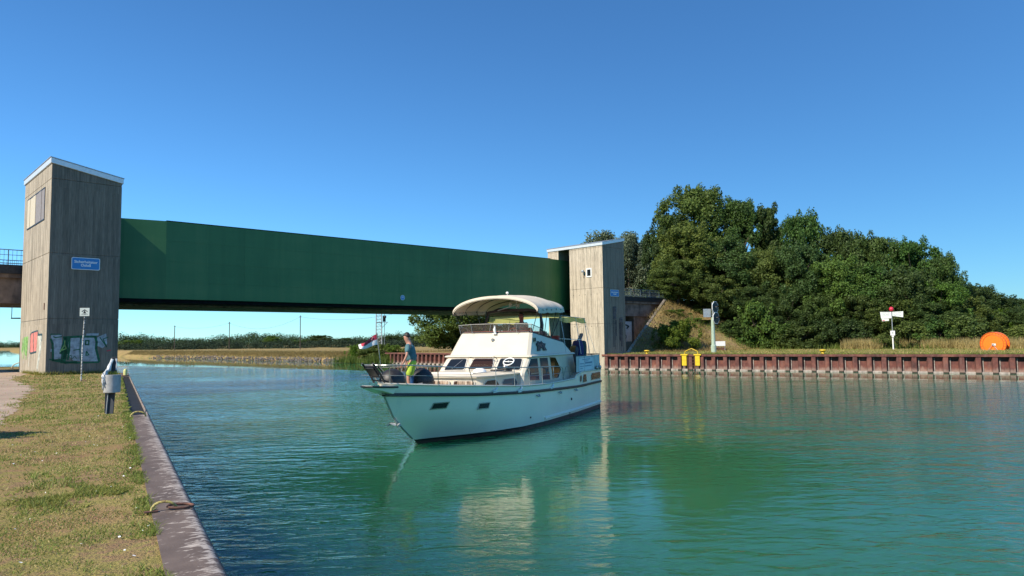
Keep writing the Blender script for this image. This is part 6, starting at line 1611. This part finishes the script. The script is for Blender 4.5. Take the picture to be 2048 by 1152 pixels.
bag('black_cover', (.72, .0, .42), (.16, .20, .44), MAT['black'], 1, -.22); bag('blue_cover', (.22, .05, .62), (.22, .22, .46), MAT['bluecanvas'], 2, -.02); bag('green_cover', (-.32, .02, .62), (.24, .22, .44), MAT['greencanvas'], 3, -.08)
b_ = MB(); b_.box((-.1, .05, 1.16), (.62, .14, .10), (0, R(36), 0)); b_.tube([(-.35, 0, 1.2), (-.5, .02, 1.0), (-.75, .1, .9)], .02, 6); b_.build('folded_handle', simple('slate_blue_cover', (.07, .09, .14), .7), bu, bevel=.03)

# ------------------------------------------------------------------ people
def skin_body(name, joints, edges, mat, parent, sub=2, root=0):
    me = bpy.data.meshes.new(name); me.from_pydata([j[0] for j in joints], edges, []); me.update()
    o_ = bpy.data.objects.new(name, me); COL.objects.link(o_)
    md = o_.modifiers.new('skin', 'SKIN'); md.use_smooth_shade = True; md.branch_smoothing = .6
    for i, j in enumerate(joints):
        r_ = j[1]; me.skin_vertices[0].data[i].radius = (r_, r_) if not isinstance(r_, tuple) else r_
    me.skin_vertices[0].data[root].use_root = True
    sb = o_.modifiers.new('sub', 'SUBSURF'); sb.levels = sub; sb.render_levels = sub
    bpy.context.view_layer.update()
    dg = bpy.context.evaluated_depsgraph_get(); nm_ = bpy.data.meshes.new_from_object(o_.evaluated_get(dg)); nm_.name = name
    bpy.data.objects.remove(o_); nm_.materials.clear(); nm_.materials.append(mat)
    nm_.polygons.foreach_set('use_smooth', [True] * len(nm_.polygons))
    o2 = bpy.data.objects.new(name, nm_); COL.objects.link(o2); o2.parent = parent; return o2
def person(root, J, skin, shirt, shorts, hair, shoes=True, glasses=False, seated=False):
    """J: joint name -> (x, y, z); x forward, y left"""
    order = ['pelvis', 'belly', 'chest', 'neck0', 'neck1', 'hd0', 'hd1', 'hd2', 'shL', 'elL', 'wrL', 'shR', 'elR', 'wrR', 'hipL', 'knL', 'anL', 'toL', 'hipR', 'knR', 'anR', 'toR']
    rad = dict(pelvis=(.125, .15), belly=(.11, .14), chest=(.12, .16), neck0=.10, neck1=.082, hd0=.098, hd1=(.118, .108), hd2=(.085, .08), shL=.06, elL=.042, wrL=.028, shR=.06, elR=.042, wrR=.028, hipL=.092, knL=.058, anL=.04, toL=.032, hipR=.092, knR=.058, anR=.04, toR=.032)
    js = [(J[k], rad[k]) for k in order]; ix = {k: i for i, k in enumerate(order)}
    ed = [('pelvis', 'belly'), ('belly', 'chest'), ('chest', 'neck0'), ('neck0', 'neck1'), ('neck1', 'hd0'), ('hd0', 'hd1'), ('hd1', 'hd2'), ('chest', 'shL'), ('shL', 'elL'), ('elL', 'wrL'), ('chest', 'shR'), ('shR', 'elR'), ('elR', 'wrR'), ('pelvis', 'hipL'), ('hipL', 'knL'), ('knL', 'anL'), ('anL', 'toL'), ('pelvis', 'hipR'), ('hipR', 'knR'), ('knR', 'anR'), ('anR', 'toR')]
    edges = [(ix[a], ix[b]) for a, b in ed]
    for sd in 'LR':   # palm and five separate fingers rooted in the wrist
        w_ = Vector(J['wr' + sd]); dr = (w_ - Vector(J['el' + sd])).normalized(); sg_ = 1 if sd == 'L' else -1
        side_ = Vector((1, 0, 0)) - dr * dr.x; side_.normalize(); inn = dr.cross(side_) * sg_
        palm = w_ + dr * .055; js.append((tuple(palm), (.034, .018))); pi_ = len(js) - 1; edges.append((ix['wr' + sd], pi_))
        for k, (off, ln) in enumerate(((.027, .075), (.010, .085), (-.008, .080), (-.025, .062))):
            a = palm + dr * .035 + side_ * off; b2_ = a + dr * ln * .5 + inn * .012; c = b2_ + dr * ln * .35 + inn * .03
            for q, r_ in ((a, .0105), (b2_, .009), (c, .0075)): js.append((tuple(q), r_))
            n0 = len(js) - 3; edges += [(pi_, n0), (n0, n0 + 1), (n0 + 1, n0 + 2)]
        a = w_ + dr * .03 + side_ * .032; b2_ = a + dr * .03 + side_ * .022 + inn * .01; c = b2_ + dr * .028 + inn * .012
        js.append((tuple(a), .013)); js.append((tuple(b2_), .011)); js.append((tuple(c), .0085)); n0 = len(js) - 3; edges += [(ix['wr' + sd], n0), (n0, n0 + 1), (n0 + 1, n0 + 2)]
    body = skin_body('body', js, edges, skin, root)
    V = {k: Vector(v_) for k, v_ in J.items()}
    # tee shirt
    sj = [(V['pelvis'] - Vector((0, 0, .02)), (.175, .215)), (V['belly'], (.165, .20)), (V['chest'], (.17, .215)), (V['chest'].lerp(V['neck0'], .8), (.12, .14))]
    se = [(0, 1), (1, 2), (2, 3)]
    for sd in 'LR':
        n0 = len(sj); sj += [(V['sh' + sd], .085), (V['sh' + sd].lerp(V['el' + sd], .45), .078), (V['sh' + sd].lerp(V['el' + sd], .78), .076)]; se += [(2, n0), (n0, n0 + 1), (n0 + 1, n0 + 2)]
    skin_body('tee_shirt', [(tuple(a), b2_) for a, b2_ in sj], se, shirt, root)
    # shorts
    sj = [(V['pelvis'] + Vector((0, 0, .10)), (.155, .19)), (V['pelvis'] - Vector((0, 0, .0)), (.155, .19))]; se = [(0, 1)]
    for sd in 'LR':
        n0 = len(sj); sj += [(V['hip' + sd], .125), (V['hip' + sd].lerp(V['kn' + sd], .5), .115), (V['hip' + sd].lerp(V['kn' + sd], .88), .112)]; se += [(1, n0), (n0, n0 + 1), (n0 + 1, n0 + 2)]
    skin_body('shorts', [(tuple(a), b2_) for a, b2_ in sj], se, shorts, root)
    # head details
    c = V['hd1']; f = (V['face'] - c).normalized(); up = (V['hd2'] - V['hd0']).normalized(); lf = up.cross(f).normalized(); up = f.cross(lf)
    Mx = Matrix((f, lf, up)).transposed()
    pt = lambda a, b2_, c_: c + Mx @ Vector((a, b2_, c_))
    b_ = bmesh.new(); bmesh.ops.create_icosphere(b_, subdivisions=4, radius=1)
    for v in list(b_.verts):
        p = v.co.copy(); 
        if (p.x > .35 and p.z < .42) or p.z < -.62 or (p.x > .05 and p.z < -.05): b_.verts.remove(v); continue
        k = 1 + .03 * math.sin(p.x * 20) * math.cos(p.y * 23 + p.z * 9)
        v.co = pt(p.x * .104 * k - .010, p.y * .089 * k, p.z * .112 * k + .024)
    me_ = bpy.data.meshes.new('hair'); b_.to_mesh(me_); b_.free(); me_.materials.append(hair); me_.polygons.foreach_set('use_smooth', [True] * len(me_.polygons)); o_ = bpy.data.objects.new('hair', me_); COL.objects.link(o_); o_.parent = root
    sm_ = o_.modifiers.new('solid', 'SOLIDIFY'); sm_.thickness = .012
    b_ = MB(); b_.loft([[pt(.088, 0, .02), pt(.086, .008, .0), pt(.086, -.008, .0)], [pt(.118, 0, -.022), pt(.095, .016, -.03), pt(.095, -.016, -.03)]]); nose = b_.build('nose', skin, body, smooth=True)
    for s in (1, -1):
        b_ = MB(); b_.sphere(pt(.0, .088 * s, -.005), (.02, .012, .032), 8, 6); b_.build('ear', skin, body, smooth=True)
        b_ = MB(); b_.sphere(pt(.080, .031 * s, .008), .011, 8, 6); b_.build('eye', MAT['black'], body, smooth=True)
    b_ = MB(); b_.box(pt(.088, 0, -.055), (.006, .04, .008)); b_.build('mouth', MAT['pink'], body)
    if glasses:
        b_ = MB(); b_.tube([pt(.0, .094, .012), pt(.085, .075, .014), pt(.104, .03, .012), pt(.106, 0, .016), pt(.104, -.03, .012), pt(.085, -.075, .014), pt(.0, -.094, .012)], [.004, .008, .02, .006, .02, .008, .004], 6); b_.build('sunglasses', MAT['black'], root)
    if shoes:
        for sd in 'LR':
            a, t_ = V['an' + sd], V['to' + sd]; d_ = (t_ - a); d_.z = 0; d_.normalize()
            b_ = MB(); c0 = a - d_ * .06; b_.loft([[q + Vector((-d_.y * w_, d_.x * w_, 0)) * s_ + Vector((0, 0, z_)) for s_, z_ in ((-1, -.07), (1, -.07), (1, zt), (-1, zt))] for q, w_, zt in ((c0, .035, .0), (a + d_ * .02, .045, .03), (a + d_ * .14, .048, -.02), (a + d_ * .20, .03, -.05))]); b_.build('shoe', MAT['white'], root, bevel=.015)
    return body

# standing man on the foredeck, seen from behind and the side, looking away to the left
q = BW(.40, .0, 1.45)
man = empty('person', (q.x, q.y, q.z), R(176), 'man in teal tee shirt and yellow-green shorts standing on the bow deck, looking away', 'person')
J = dict(pelvis=(-.06, 0, .98), belly=(-.03, 0, 1.15), chest=(.0, 0, 1.39), neck0=(.03, 0, 1.53), neck1=(.05, 0, 1.58), hd0=(.075, 0, 1.63), hd1=(.09, 0, 1.72), hd2=(.08, 0, 1.79), face=(.19, -.11, 1.71),
         shL=(.0, .20, 1.49), elL=(.03, .275, 1.18), wrL=(.15, .27, .94), shR=(.02, -.20, 1.49), elR=(.03, -.28, 1.18), wrR=(.13, -.26, .94),
         hipL=(-.07, .09, .90), knL=(.03, .12, .50), anL=(-.03, .13, .09), toL=(.14, .15, .035), hipR=(-.06, -.09, .90), knR=(.06, -.12, .50), anR=(.02, -.13, .09), toR=(.19, -.16, .035))
person(man, J, MAT['skin'], MAT['teeshirt'], MAT['shorts'], MAT['hair'])
# helmsman on the flybridge
q = BW(-6.98, .48, 3.10)
hm = empty('person', (q.x, q.y, q.z), BRZ + R(10), 'man with sunglasses in a cream shirt sitting at the upper helm under the canopy', 'person')
J = dict(pelvis=(-.02, 0, .08), belly=(.0, 0, .26), chest=(.04, 0, .48), neck0=(.05, 0, .63), neck1=(.06, 0, .70), hd0=(.075, 0, .76), hd1=(.09, 0, .85), hd2=(.085, 0, .925), face=(.24, -.06, .84),
         shL=(.04, .19, .56), elL=(.22, .25, .34), wrL=(.46, .14, .36), shR=(.04, -.19, .56), elR=(.22, -.25, .34), wrR=(.46, -.18, .36),
         hipL=(.05, .10, .06), knL=(.44, .13, .08), anL=(.50, .14, -.36), toL=(.66, .15, -.41), hipR=(.05, -.10, .06), knR=(.44, -.13, .08), anR=(.50, -.14, -.36), toR=(.66, -.15, -.41))
person(hm, J, MAT['redskin'], MAT['creamshirt'], MAT['bluecanvas'], MAT['hair'], glasses=True)
